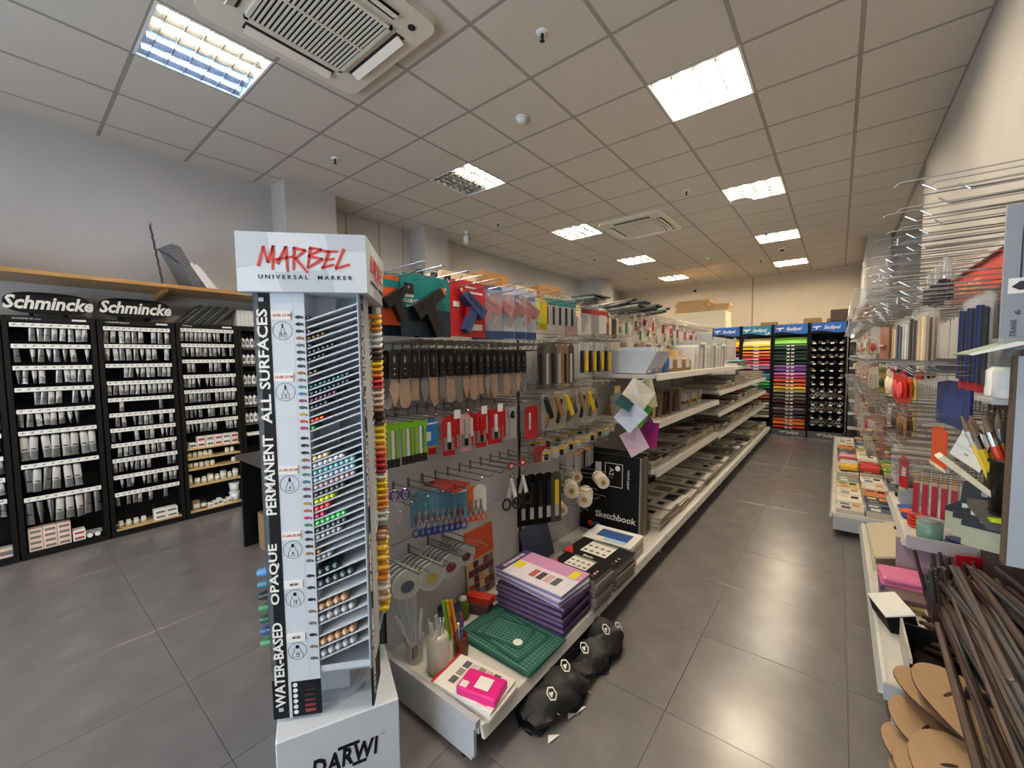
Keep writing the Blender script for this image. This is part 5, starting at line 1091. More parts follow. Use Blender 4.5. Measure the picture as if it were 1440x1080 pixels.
# ================================================================== paper racks at the end of the room
SB = mat('sign_blue', (26, 92, 178), .35, var=.25, scale=4); SB2 = mat('sign_teal_blue', (24, 120, 160), .35, var=.25, scale=4)
RY = 9.1
BAYX = [(-2.02, -1.51, 'leftmost'), (-1.50, -.985, 'second'), (-.975, -.425, 'third'), (-.415, .115, 'fourth')]
def rollsheet(c): return col(*c, .5)
def paper_rack(i):
    x0, x1, nm = BAYX[i]
    t = thing('paper_rack', nm+' black paper rack with blue sign at the end of the aisle', 'paper rack', (0, 0, 0), 0, 'black paper racks at the aisle end')
    MB().box(x0, RY+.55, .0, x1, RY+.57, 1.95, BLACKM).build('back_panel', t)
    for x in (x0, x1-.022): MB().box(x, RY, 0, x+.022, RY+.55, 2.07, BLACKM).build('side_panel', t)
    MB().box(x0+.022, RY+.02, 0, x1-.022, RY+.55, .1, BLACKM).build('plinth', t)
    sg = MB().box(x0+.023, RY-.006, 1.875, x1-.023, RY+.006, 2.06, SB if i != 1 else SB2).build('sign', t); sg['label'] = 'blue sign with white lettering and wave'
    b = MB(); n = 14; lo = []; 
    pts = [(x0+.024+(x1-x0-.048)*q/n, 1.90+.022*sin(q/n*5+.5)) for q in range(n+1)]
    b.prism(pts+[(x1-.024, 1.876), (x0+.024, 1.876)], RY-.0072, RY-.006, BLACKM, 'y'); b.build('wave', sg)
    text('Sadipal', .082, PAPER, sg, ((x0+x1)/2+.045, RY-.0075, 1.972), FY, shear=.25, bold=.0016)
    lm = MB(); cx = (x0+x1)/2-.155
    lm.prism([(cx-.07, 1.995), (cx+.05, 2.005), (cx+.055, 1.985), (cx+.01, 1.98), (cx-.01, 1.94), (cx-.03, 1.94), (cx-.015, 1.98), (cx-.06, 1.975)], RY-.0078, RY-.006, PAPER, 'y'); lm.build('bird_mark', sg)
    if i == 1: text('LR', .07, PAPER, sg, (x1-.075, RY-.0078, 1.905), FY, bold=.002)
    b = MB().box(x0+.01, RY-.03, .0, x1-.01, RY+.02, .115, mat('plinth_grey', (88, 86, 84), .4)).build('kick_sign', t)
    if i > 1: text('Sadipal', .07, PAPER, b, ((x0+x1)/2+.06, RY-.031, .06), FY, shear=.25, bold=.0012); MB().prism([(cx+.02, .075), (cx+.12, .085), (cx+.12, .07), (cx+.085, .065), (cx+.07, .035), (cx+.055, .035), (cx+.07, .065), (cx+.03, .06)], RY-.0315, RY-.03, PAPER, 'y').build('bird_mark', b)
    return t
PR = [paper_rack(i) for i in range(4)]
P1 = [(246, 206, 80), (240, 190, 60), (206, 70, 50), (90, 40, 60), (230, 206, 220), (206, 90, 130), (200, 196, 206), (120, 110, 150), (60, 90, 150), (80, 160, 190), (90, 190, 110), (60, 130, 80)]
P2 = [(244, 220, 160), (246, 216, 60), (236, 210, 40), (240, 170, 40), (236, 110, 70), (206, 40, 50), (220, 60, 90), (226, 120, 150), (170, 120, 180), (50, 50, 110), (90, 180, 216), (60, 150, 190), (110, 210, 120), (80, 190, 90), (40, 110, 70), (44, 60, 44), (226, 130, 90), (190, 90, 60), (96, 80, 60), (226, 206, 190), (150, 130, 120), (214, 206, 190), (120, 116, 104), (236, 232, 220)]
P3 = [(130, 206, 60), (30, 62, 52), (24, 50, 46), (20, 44, 40), (22, 40, 36), (20, 50, 48), (22, 44, 40), (124, 90, 160), (110, 70, 150), (220, 130, 210), (160, 60, 110), (206, 80, 50), (226, 100, 60), (236, 190, 40), (170, 160, 90), (120, 112, 100), (96, 90, 84), (70, 30, 34), (60, 26, 34), (130, 120, 130), (70, 40, 70), (60, 60, 60), (206, 90, 40), (240, 130, 40), (226, 70, 50)]
def shelves(t, i, cols, z1, z0, tagcol):
    x0, x1, nm = BAYX[i]; n = len(cols); dz = (z1-z0)/(n-1)
    for k, c in enumerate(cols):
        z = z1-.17-dz*(k-1) if k else z1
        if k == 0:
            rows = [[(x0+.03, RY+.0+.02*q, z1-.17+.04*q-.002*q*q), (x1-.03, RY+.0+.02*q, z1-.17+.04*q-.002*q*q)] for q in range(6)]
            b = MB().sheet(rows, rollsheet(c)); b.box(x0+.03, RY+.05, z1-.175, x1-.03, RY+.1, z1-.17, rollsheet(c))
            tag(b.build('paper_sheet'), 'large curved %s sheet at the top of the %s paper rack' % (huename(c), nm), 'paper'); continue
        MB().box(x0+.022, RY+.03, z-.006, x1-.022, RY+.55, z-.003, BLACKM).build('shelf', t)
        o = MB().box(x0+.028, RY+.004, z-.0028, x1-.028, RY+.5, z-.003+dz*(.5+.12*((k*7) % 3)), rollsheet(c)).build('paper_ream')
        tag(o, '%s paper pile, %s from the top of the %s paper rack' % (huename(c), ORD[k], nm), 'paper', 'paper piles in the %s rack' % nm)
        if tagcol: put('shelf_tag', TAGM, t, ((x0+x1)/2+tagcol[0], RY-.0, z-.003)); put('shelf_tag', TAGM, t, ((x0+x1)/2+tagcol[1], RY-.0, z-.003))
def huename(c):
    r, g, b = c; mx, mn = max(c), min(c)
    if mx-mn < 26: return 'black' if mx < 70 else 'grey' if mx < 190 else 'white'
    if mx < 80: return 'dark green' if g == mx else 'dark'
    if r == mx: return ('yellow' if g > 160 and b < 130 else 'cream' if g > 190 else 'orange' if g > 85 and b < 100 and g > b+20 else 'pink' if b > 80 else 'red')
    if g == mx: return 'green'
    return 'purple' if r > 90 else 'blue'
TAGM = MB().box(-.024, -.002, -.013, .024, .0, .013, PAPER).mesh('shelf_tag')
shelves(PR[0], 0, P1, 1.84, .9, None); shelves(PR[1], 1, P2, 1.84, .42, (-.02, .02)); shelves(PR[2], 2, P3, 1.84, .25, (-.03, .04))
# fourth rack: rolled papers in cubbies
x0, x1, nm = BAYX[3]; random.seed(5)
RC = [(180, 172, 160), (150, 144, 138), (120, 116, 112), (196, 190, 178), (160, 130, 100), (140, 146, 154), (90, 88, 90)]
RM = {}
for r_ in range(13):
    z = 1.70-.122*r_
    MB().box(x0+.022, RY+.01, z-.006, x1-.022, RY+.55, z, BLACKM).build('shelf', PR[3])
    for q in range(4): put('shelf_tag', TAGM, PR[3], (x0+.075+q*.125, RY+.0, z-.004))
    n = (5, 5, 6, 5, 3, 2, 4, 6, 8, 7, 8, 4, 8)[r_]; lay = 2 if r_ in (8, 10, 12) else 1; rad = .026 if n > 6 else .022
    for L in range(lay):
        for q in range(n-L):
            c = RC[(r_+q*2) % 7]; key = (c, rad)
            if key not in RM:
                b = MB(); m = col(*c, .6); b.cyl((0, 0, 0), (0, .5, 0), rad, m, n=12, caps=False); b.cyl((0, .015, 0), (0, .5, 0), rad*.7, BLACKM, n=12)
                b.add([(rr_*cos(2*pi*k/12), 0, rr_*sin(2*pi*k/12)) for rr_ in (rad, rad*.7) for k in range(12)], [(k, (k+1) % 12, 12+(k+1) % 12, 12+k) for k in range(12)], m); RM[key] = b.mesh('paper_roll')
            o = put('paper_roll', RM[key], None, (x0+.05+(q+.5*L)*(.42/max(n-1, 1)), RY+.012, z+rad+.0005+L*rad*1.75))
            tag(o, '%s rolled paper in cubby row %s%s of the fourth rack' % (ORD[q], ORD[r_], ', upper layer' if L else ''), 'paper roll', 'rolls in cubby row %s' % ORD[r_])
# metal shelving on the far right of the racks
ms = thing('metal_shelving', 'dark backed steel shelving between the paper racks and the right fixture', 'shelving', (0, 0, 0))
MB().box(.13, 9.13, 0, .15, 9.6, 2.1, BLACKM).build('side_panel', ms); MB().box(.15, 9.12, .0, .62, 9.14, 2.02, mat('dark_grey_panel', (74, 72, 70), .6)).build('back_panel', ms)
for k, z in enumerate((.25, .5, .72, .92, 1.08, 1.27, 1.47, 1.72)):
    MB().box(.15, 8.85, z-.022, .62, 9.119, z, SHELFW).build('shelf', ms)
for k, (x, z, c) in enumerate(((.25, .5, (140, 140, 140)), (.4, .5, (206, 206, 206)), (.3, .92, (60, 60, 60)), (.22, 1.08, (160, 50, 46)), (.36, 1.08, (200, 190, 180)), (.2, 1.27, (220, 210, 196)), (.32, 1.27, (120, 100, 90)), (.2, 1.47, (70, 70, 70)), (.3, .72, (180, 180, 180)))):
    carton('small_carton', '%s small carton on the steel shelving by the racks' % ORD[k], 'carton', x, 8.9, z, .09, .12, .05+.012*(k % 3), col(*c, .6), 'cartons on the steel shelving')
t = thing('round_vessel', 'black round vessel on the steel shelving', 'vessel', (.40, 9.0, 1.47)); MB().ell((0, 0, .075), .075, .075, .075, BLACK, 14, 8).build('body', t, True); MB().cyl((0, 0, .14), (0, 0, .165), .02, BLACK).build('lid', t)
for k in range(5): carton('stock_carton', '%s carton standing on top of the paper racks' % ORD[k], 'box', -1.2+.34*k, 9.25, 1.96, .26, .24, (.17, .12, .2, .18, .14)[k], KRAFT if k != 1 else WOOD, 'cartons on the paper racks')
carton('open_frame_box', 'dark open crate on top of the fourth rack', 'crate', -.13, 9.18, 2.08, .24, .2, .2, col(80, 66, 54, .7))
for k in range(3): carton('stock_carton', '%s brown carton above the steel shelving' % ORD[k], 'box', .18+.15*k, 9.14, 2.03+.0*k, .13, .2, (.25, .3, .26)[k], KRAFT, 'cartons above the steel shelving')
for k in range(4): carton('flat_pack', '%s pale flat pack in the pile above the steel shelving' % ORD[k], 'pack', .17+.01*(k % 2), 8.85, 1.722+.05*k, .42, .25, .045, (col(170, 170, 176, .5), PAPER, col(150, 150, 160, .5), PAPER)[k], 'pale packs above the steel shelving')
# white cabinet with wooden boxes behind the racks
t = thing('white_cabinet', 'cream white tall cabinet behind the paper racks', 'cabinet', (0, 0, 0))
MB().bbox(-3.05, 10.1, 0, -1.98, 10.7, 2.52, mat('cream_cabinet', (232, 222, 196), .5, var=.03), b=.01).build('body', t); MB().box(-1.981, 10.12, 1.2, -1.972, 10.68, 2.3, mat('cream_cabinet', (0, 0, 0))).build('side_door', t)
for k in range(4):
    t = thing('wooden_box', '%s flat wooden box in the pile on the cream cabinet' % ('lowest', 'second', 'third', 'top')[k], 'wooden box', (-2.72+.03*(k % 2), 10.38, 2.5205+.07*k), .04*(k % 2)-.02, 'flat wooden boxes on the cabinet')
    MB().bbox(-.36, -.24, 0, .36, .24, .05, WOOD, b=.004).build('box_body', t); MB().bbox(-.365, -.245, .051, .365, .245, .067, WOOD, b=.003).build('lid', t)
for k in range(3): tag(MB().bbox(-.2, -.2, 0, .2, .2, .05, WOOD, b=.004).build('wooden_box', loc=(-2.16+.02*k, 10.38, 2.5205+.052*k)), '%s short wooden box beside the flat wooden boxes' % ('lowest', 'middle', 'top')[k], 'wooden box', 'short wooden boxes on the cabinet')
# ================================================================== right hand shelving
rf = thing('side_shelving', 'near right steel shelving with crowded hooks against the wall', 'shelving', (0, 0, 0))
RXB = .60
def rshelf(par, x, y0, y1, z, lip=True):
    MB().box(x, y0+.002, z-.03, RXB, y1-.002, z, SHELFW).build('shelf', par)
    MB().prism([(x+.002, z+.006), (x-.012, z+.004), (x-.026, z-.04), (x-.010, z-.042)], y0+.004, y1-.004, SHELFW, 'y').build('price_rail', par)
for y0 in (1.12, 2.12, 3.12): MB().box(RXB, y0, .1, RXB+.03, y0+1.0, 2.0, GP if y0 > 3 else mat('dark_panel', (52, 40, 34), .6)).build('back_panel', rf)
for y in (2.12, 3.12, 4.12): MB().box(RXB-.004, y-.012, 0, RXB+.03, y+.012, 1.79, GREYST).build('upright', rf)
for y in (2.12, 4.12): MB().box(.20, y-.012, .03, RXB-.03, y+.012, .13, GREYST).build('base_bracket', rf); MB().cyl((.24, y, 0), (.24, y, .031), .014, BLACK).build('foot', rf)
for y0 in (2.12, 3.12): rshelf(rf, .185, y0, y0+1, .17)
rshelf(rf, .335, 3.12, 4.12, .445)
MB().box(.175, 2.108, .12, .36, 2.12, .185, GREYST).build('end_plate', rf); MB().box(.325, 3.108, .40, RXB-.01, 3.12, .47, GREYST).build('end_plate', rf)
rf2 = thing('side_shelving', 'far right low shelving with deep base beyond the near one', 'shelving', (0, 0, 0))
MB().box(RXB, 4.14, .1, RXB+.03, 6.04, 2.0, GP).build('back_panel', rf2); MB().box(.62, 6.07, .1, .65, 8.6, 2.0, GP).build('back_panel', rf2)
for y0 in (4.2, 5.2, 6.2, 7.2): rshelf(rf2, 0.0, y0, y0+1, .19)
MB().box(0.0, 4.185, .06, .58, 4.2, .17, GREYST).build('end_plate', rf2)
for y in (4.26, 6.2, 8.1): MB().box(.05, y, 0, .09, y+.04, .16, BLACK).build('foot', rf2)
# header bars with the red banner
tag(MB().box(.592, 2.75, 1.80, .598, 4.1, 1.96, col(206, 60, 40, .5)).build('banner'), 'red banner along the top of the near right hooks', 'banner')
bn = bpy.data.objects['banner']; text('FABER-CASTELL', .075, col(240, 190, 150, .5), bn, (.5915, 3.6, 1.87), (pi/2, 0, -pi/2))
tag(MB().box(.596, 2.12, 1.55, .5995, 2.74, 1.98, CREAM).build('back_card'), 'cream card behind the grey display header', 'card')
MB().box(.57, 2.12, 1.965, .60, 4.12, 2.0, GREYST).build('top_bar', rf); MB().box(.58, 4.2, 1.965, .62, 8.0, 2.0, GREYST).build('top_bar', rf2)
HR = {}
def rhook(par, y, z, L, wire=CHROME, up=0.):
    key = (round(L, 2), wire.name, up)
    if key not in HR:
        b = MB(); b.tube([(0, 0, 0), (-L*.93, 0, up), (-L, 0, up+.022)], .0027, wire, 6); b.tube([(0, 0, .035), (-L*.6, 0, .037+up), (-L-.05, 0, .04+up), (-L-.062, 0, .03+up)], .0022, wire, 5); b.box(-.005, -.012, -.012, 0, .012, .05, wire)
        HR[key] = b.mesh('hook')
    return put('hook', HR[key], par, (RXB-.001, y, z))
for z, L in ((1.955, .42), (1.715, .44), (1.40, .40), (1.165, .42), (.98, .40), (.80, .36)):
    for k in range(24 if z > 1.5 else 20):
        y = (1.72 if z > 1.9 else 2.0 if z > 1.5 else 2.2)+(.1 if z > 1.5 else .081)*k
        if z < 1.35 and y < 2.62: continue
        if z < 1.0 and y < 3.0: continue
        rhook(rf, y, z+.006*((k*5) % 3), L-.03*((k*3) % 4), CHROME if (k+int(z*10)) % 3 else DWIRE)
    for k in range(28):
        rhook(rf2, 4.25+.13*k, z, L+.04, CHROME)
# little plastic price flags on some hook tips
for k in range(9):
    o = MB().box(-.001, -.014, -.03, .001, .014, 0, PAPER).build('price_flag', rf, loc=(.19+.02*(k % 3), 2.5+.17*k, (1.99, 1.75, 1.43)[k % 3]))
# hanging packs, far right fixture
random.seed(21)
FC = [(160, 146, 124), (140, 112, 84), (160, 52, 46), (170, 158, 144), (104, 84, 68), (166, 112, 92), (124, 118, 110), (74, 60, 52), (150, 130, 66), (172, 130, 124), (84, 90, 66), (140, 128, 116)]
def rpack(label, x, y, zt, w, h, c, group, parts=(), rz=0., header=None, bag=False, nm='craft_pack', cat='pack'):
    t = thing(nm, label, cat, (x, y, zt), pi+rz, group)
    b = MB(); b.prism([(-w/2, -h), (w/2, -h), (w/2, -.015), (w*.15, 0), (-w*.15, 0), (-w/2, -.015)], -.003, .003, c, 'x')
    if header: b.box(.003, -w/2, -h*.25, .0036, w/2, -.015, header)
    b.build('bag' if bag else 'card', t)
    for n_, pb in parts: pb.build(n_, t)
    return t
rowname = ('top', 'second', 'third', 'fourth', 'fifth')
for r_, (z, h) in enumerate(((1.70, .26), (1.385, .2), (1.15, .16), (.965, .14), (.79, .13))):
    for k in range(30):
        y = 4.25+.125*k; c = FC[(k*5+r_*3) % 12]; m = CLEARD if (k+r_) % 3 == 0 else col(*c, .45)
        c2 = FC[(k*7+r_+2) % 12]; q = (k*3+r_) % 4
        if q == 0: pb = MB().ell((.015, 0, -h*.6), .012, .03, .04, col(*c2, .4), 8, 5)
        elif q == 1:
            pb = MB()
            for s_ in range(3): pb.box(.004, -.03+.022*s_, -h*.85, .012, -.016+.022*s_, -h*.3, col(*c2, .4))
        elif q == 2: pb = MB().box(.003, -.03, -h*.8, .006, .03, -h*.4, col(*c2, .4))
        else: pb = MB().cyl((.012, -.03, -h*.6), (.012, .03, -h*.6), .014, col(*c2, .4), n=10)
        rpack('%s craft pack along the %s hook row of the far right fixture' % (ORD[k], rowname[r_]), .22+.06*(k % 3), y, z, .1, h*(.8+.2*((k*3) % 2)), m, 'far right packs, %s row' % rowname[r_], (('contents', pb),), radians(30), col(*c2, .45) if k % 2 else None)
# near right fixture: hanging brushes and tools
def brush_parts(hc, L, w=.012):
    b = MB(); b.cyl((.006, 0, -.02), (.006, 0, -L*.5), .004, hc, n=7); b.cyl((.006, 0, -L*.5), (.006, 0, -L*.72), w*.5, CHROME, n=8); b.prism([(-w/2, -L*.72), (w/2, -L*.72), (w*.3, -L), (-w*.3, -L)], .001, .011, col(120, 84, 54, .7), 'x'); return b
for k in range(9): rpack('%s grey brush with black sleeve in the top rear cluster' % ORD[k], .36+.02*(k % 3), 2.64+.07*k, 1.915, .024, .20, CLEARD, 'brushes of the top rear cluster', (('brush', brush_parts(col(206, 200, 190, .4), .18)), ('sleeve', MB().box(.012, -.014, -.19, .018, .014, -.1, BLACK))), 1.0, None, True, 'paint_brush', 'brush')
for k in range(15):
    y = 2.62+.098*k; c = [(206, 180, 140), (120, 96, 84), (176, 150, 120), (60, 52, 50), (200, 196, 190), (40, 40, 44), (190, 186, 180), (52, 66, 110), (40, 50, 100), (60, 70, 90), (180, 176, 170), (50, 46, 44), (186, 160, 126), (200, 190, 176), (150, 126, 104)][k]
    b = MB(); b.box(.003, -.02, -.30, .012, -.004, -.04, col(*c, .4)); b.box(.003, .004, -.28, .012, .02, -.05, col(*[min(255, v+30) for v in c], .4)); b.box(.003, -.022, -.335, .013, .022, -.30, BLACK if k % 2 else col(150, 40, 40, .4))
    rpack('%s long brush set hanging in the upper row of the near right hooks' % ORD[k], .30+.03*(k % 3), y, 1.70, .06, .345, CLEARD, 'long brush sets of the near right hooks', (('brush_bundle', b),), .35, None, True, 'brush_set', 'brush set')
# fan of small green striped tubes
for k in range(14):
    o = MB().cyl((0, 0, 0), (0, .0, -.16), .008, col(150+5*(k % 3), 140, 60+8*(k % 4), .5), n=8).cyl((0, 0, 0), (0, 0, .03), .008, col(110, 40, 40, .5), n=8).cyl((0, 0, -.16), (0, 0, -.21), .006, col(120, 90, 60, .5), n=8).build('green_stick', loc=(.27+.006*(k % 3), 4.42+.045*k, 1.62), rot=(radians(8), radians(-6), 0))
    tag(o, '%s green stick in the fanned row under the hooks' % ORD[k], 'stick', 'fanned green sticks')
NB = col(24, 46, 104, .5)
rpack('large dark blue sheet pack in the middle of the near right hooks', .40, 2.62, 1.36, .40, .20, NB, None, (('print', MB().box(.003, -.1, -.16, .0036, .12, -.06, col(36, 60, 124, .5))),), .1, None, False, 'sheet_pack')
rpack('second dark blue sheet pack behind the first', .46, 2.86, 1.345, .3, .2, NB, None, (('print', MB().box(.003, -.1, -.14, .0036, .1, -.1, col(60, 80, 140, .5))),), .1, None, False, 'sheet_pack')
rpack('orange sheet hanging below the dark blue pack', .39, 2.80, 1.13, .20, .2, col(214, 84, 40, .5), None, (('edge', MB().box(.003, -.12, -.2, .0036, .12, -.185, CREAM)),), .1, None, False, 'sheet_pack')
for k in range(10):
    c = [(206, 50, 44), (220, 90, 50), (226, 200, 120), (190, 40, 50), (60, 90, 60), (206, 60, 50), (200, 180, 150), (150, 60, 50), (120, 90, 60), (206, 190, 160)][k]
    rpack('%s red and gold pack in the third row of the near right hooks' % ORD[k], .30+.03*(k % 3), 3.32+.085*k, 1.38, .08, .19, col(*c, .4), 'red and gold packs', (('contents', MB().ell((.014, 0, -.11), .012, .024, .05, col(*[min(255, v+40) for v in c], .4), 8, 5)),), .4)
for k in range(9):
    c = [(150, 110, 80), (110, 70, 54), (206, 180, 120), (90, 60, 50), (190, 120, 100), (130, 90, 70), (206, 196, 180), (110, 80, 64), (180, 150, 120)][k]
    rpack('%s brown craft pack in the fourth row of the near right hooks' % ORD[k], .30+.03*(k % 3), 3.28+.095*k, 1.145, .085, .17, col(*c, .45), 'brown craft packs', (('contents', MB().ell((.012, 0, -.1), .010, .026, .04, col(*[int(v*.7) for v in c], .4), 8, 5)),), .4)
# long red roller packs over the shelf
for k in range(5):
    b = MB(); b.box(.003, -.012, -.30, .016, .012, -.12, col(176, 24, 44, .35)); b.box(.003, -.011, -.12, .014, .011, -.06, col(206, 160, 110, .5))
    rpack('%s tall red and clear pack hanging over the small shelf' % ORD[k], .385+.036*k, 3.36-.02*k, .84, .030, .33, CLEARD, 'tall red packs', (('red_body', b),), 1.2, None, True, 'roller_pack', 'pack')
for k in range(2): rpack('%s plain red pouch left of the tall red packs' % ORD[k], .36, 3.68+.07*k, .80, .07, .2, col(196, 30, 40, .35), 'plain red pouches', (('print', MB().box(.003, -.02, -.12, .0036, .02, -.06, PAPER)),), .4)
for k in range(7): rpack('%s clear empty bag at the end of the lowest hooks' % ORD[k], .34, 3.80+.05*k, .82, .06, .24, CLEAR, 'clear bags of the lowest hooks', (('rod', MB().cyl((.006, 0, -.04), (.006, 0, -.22), .004, col(170, 160, 150, .4), n=6)),), .4, None, True)
# things on the small shelf z .445
SZ_ = .4455
t = thing('paint_tub', 'sea green tub under cling film on the small right shelf', 'tub', (.425, 3.20, SZ_)); MB().lathe([(.05, 0), (.054, .01), (.056, .1)], mat('sea_green_plastic', (110, 146, 130), .3, var=.06), n=18).build('body', t, True); MB().lathe([(.058, .1), (.058, .112), (.04, .118)], CLEARD, n=18).build('film_lid', t, True)
for k in range(4): tag(MB().lathe([(.03, 0), (.05, .012), (.052, .02)], (col(236, 80, 40, .35), col(226, 60, 40, .35), col(236, 96, 40, .35), col(220, 60, 44, .35))[k], n=16).build('orange_dish', loc=(.40, 3.37, SZ_+.021*k)), '%s orange dish in the pile on the small right shelf' % ('lowest', 'second', 'third', 'top')[k], 'dish', 'orange dishes')
for k in range(3): tag(MB().lathe([(.03, 0), (.048, .014), (.05, .022)], (col(40, 60, 150, .35), col(230, 100, 40, .35), col(60, 90, 160, .35))[k], n=16).build('small_dish', loc=(.385, 3.52+.1*k, SZ_)), '%s single dish along the small right shelf' % ('blue', 'amber', 'steel blue')[k], 'dish')
tag(MB().bbox(-.06, -.06, 0, .06, .06, .09, col(150, 156, 160, .4)).build('grey_box', loc=(.42, 3.92, SZ_)), 'grey box at the far end of the small right shelf', 'box')
for k in range(3): tag(MB().lathe([(.05, 0), (.05, .03)], (BLACK, col(120, 130, 60, .4), BLACK)[k], n=14).build('tape_roll', loc=(.40, 4.05, SZ_+.031*k)), '%s dark roll in the stack at the shelf end' % ('lowest', 'middle', 'top')[k], 'roll', 'dark rolls')
tag(MB().lathe([(.03, 0), (.05, .01), (.05, .02)], col(40, 50, 110, .35), n=14).build('small_dish', loc=(.54, 3.22, SZ_)), 'navy dish behind the sea green tub', 'dish')
# boxes and pads on near base shelf
BS = .1705
t = thing('stepped_tray', 'beige stepped paper tray on the near right base shelf', 'tray', (.40, 3.62, BS))
for k in range(5): MB().prism([(-.2, 0), (-.02, .05), (.16, .0), (.16, .012), (-.02, .062), (-.2, .012)], -.36+.16*k, -.355+.16*k+.15, mat('beige_board', (196, 184, 160), .6, var=.05), 'y').build('tray_panel', t, loc=(0, 0, .02+.012*(4-k)))
MB().box(-.2, -.37, 0, .17, .45, .02, mat('beige_board', (0, 0, 0))).build('tray_floor', t)
for k in range(3): tag(MB().bbox(-.03, -.02, 0, .03, .02, .012, (BLACK, col(60, 60, 60, .4), col(226, 190, 80, .4))[k], b=.002).build('clip', loc=(.36+.03*k, 3.78-.14*k, BS+.115)), '%s in the beige stepped tray' % ('black clip', 'dark grey clip', 'yellow scrap')[k], 'clip')
PKK = col(222, 120, 160, .4)
for k in range(4):
    o = MB().bbox(-.19, -.09, 0, .17, .09, .022, (col(160, 130, 140, .4), col(90, 70, 100, .4), PKK, PKK)[k], b=.01).build('felt_pack', loc=(.40, 3.02, BS+.001+.03*k), rot=(0, 0, .05*k-.05))
    tag(o, '%s felt sheet pack from the bottom of the pink pile' % ORD[k], 'felt pack', 'felt packs in the pink pile')
tag(MB().box(-.15, -.005, 0, .15, .005, .26, col(140, 116, 130, .5)).build('mauve_board', loc=(.44, 3.13, BS+.0), rot=(radians(-18), 0, .0)), 'dull mauve board leaning behind the pink felt pile', 'board')
tag(MB().box(-.05, -.006, 0, .05, .006, .3, col(190, 24, 44, .5)).build('red_card', loc=(.585-.05, 2.96, BS), rot=(0, 0, .3)), 'plain red card standing by the dark sticks', 'card')
for k in range(3): tag(MB().bbox(-.16, -.06, 0, .16, .06, .022, (col(160, 130, 110, .5), col(206, 180, 120, .5), col(110, 90, 90, .5))[k], b=.004).build('wood_pack', loc=(.39, 2.86, BS+.024*k), rot=(0, 0, .06*k)), '%s flat pack in front of the pink pile' % ('lowest', 'middle', 'top')[k], 'pack', 'flat packs before the pink pile')
t = thing('display_box', 'white lidded black display box at the rail of the near right base', 'box', (.255, 2.66, BS), .25, None, rot=(0, radians(-16), .28))
MB().box(-.055, -.1, 0, .055, .1, .09, BLACKM).build('box_body', t); MB().box(-.057, -.102, .09, .057, .102, .097, PAPER).build('lid', t)
for k in range(8):
    o = MB().cyl((0, 0, 0), (.0, .13, 0), .011, (RED, PAPER, NB, PAPER, BLACK, col(200, 190, 180, .4), NB, RED)[k], n=9).cyl((0, .13, 0), (0, .15, 0), .006, BLACK, n=8).build('glue_stick', loc=(.37+.024*(k % 4), 2.68+.03*(k//4), BS+.012+.023*(k//4)), rot=(0, 0, random.uniform(-.9, .5)))
    tag(o, '%s loose pen or stick beside the white lidded box' % ORD[k], 'stick', 'loose sticks by the white lidded box')
t = thing('display_box', 'open white fronted tray box at the near end of the base', 'box', (.27, 2.32, BS), 0)
MB().box(-.02, -.16, 0, -.012, .16, .12, mat('streaked_white', (196, 190, 178), .5, var=.25, scale=9, stretch=(1, 1, 8))).build('front_panel', t); MB().box(-.02, -.165, 0, .16, -.158, .10, BLACKM).build('side_panel', t); MB().box(-.02, .158, 0, .16, .165, .10, BLACKM).build('side_panel', t); MB().box(-.012, -.158, 0, .16, .158, .004, BLACKM).build('floor_panel', t)
# dark wooden stick bundles
DW = mat('dark_stick_wood', (70, 54, 48), .45, var=.35, scale=18, stretch=(1, 1, 8)); DW2 = mat('charcoal_stick', (60, 58, 60), .5, var=.3, scale=20); DW3 = mat('brown_stick', (52, 30, 22), .45, var=.3, scale=12)
sm = {}
random.seed(9)
def stickobj(label, name, cat, x, y, z, L, w, m, rot, group):
    key = (round(L, 2), w, m.name)
    if key not in sm: sm[key] = MB().bbox(-w/2, -w/2, 0, w/2, w/2, L, m, b=w*.2).mesh(name)
    tag(put(name, sm[key], None, (x, y, z), rot), label, cat, group)
b1 = thing('stick_crate', 'dark wooden crate holding the bundles of dark sticks', 'crate', (.485, 2.80, BS))
for a in ((-.11, -.16, .11, -.15), (-.11, .15, .11, .16), (-.11, -.15, -.10, .15), (.10, -.15, .11, .15)): MB().box(a[0], a[1], 0, a[2], a[3], .16, DW3).build('crate_side', b1)
for k in range(54):
    gx, gy = k % 6, k//6
    stickobj('%s dark wood stick in the crate of sticks' % ORD[k] if k < 50 else '%s dark wood stick at the crate edge' % ORD[k-50], 'dark_stick', 'stick', .40+.033*gx, 2.66+.03*gy, BS+.005, random.uniform(.20, .34), random.choice([.013, .016, .02]), random.choice([DW, DW2, DW3]), (random.uniform(-.12, .22), random.uniform(-.28, -.02), random.uniform(0, 1.5)), 'dark sticks in the crate')
# plastic wrapped sticks lying in front
for k in range(9): stickobj('%s long dark batten lying towards the rail' % ORD[k], 'dark_batten', 'batten', .33+.012*(k % 3), 2.48+.028*k, BS+.012+.018*(k % 3), .26, .018, (DW3, DW)[k % 2], (radians(70), radians(12), radians(30)), 'dark mouldings')
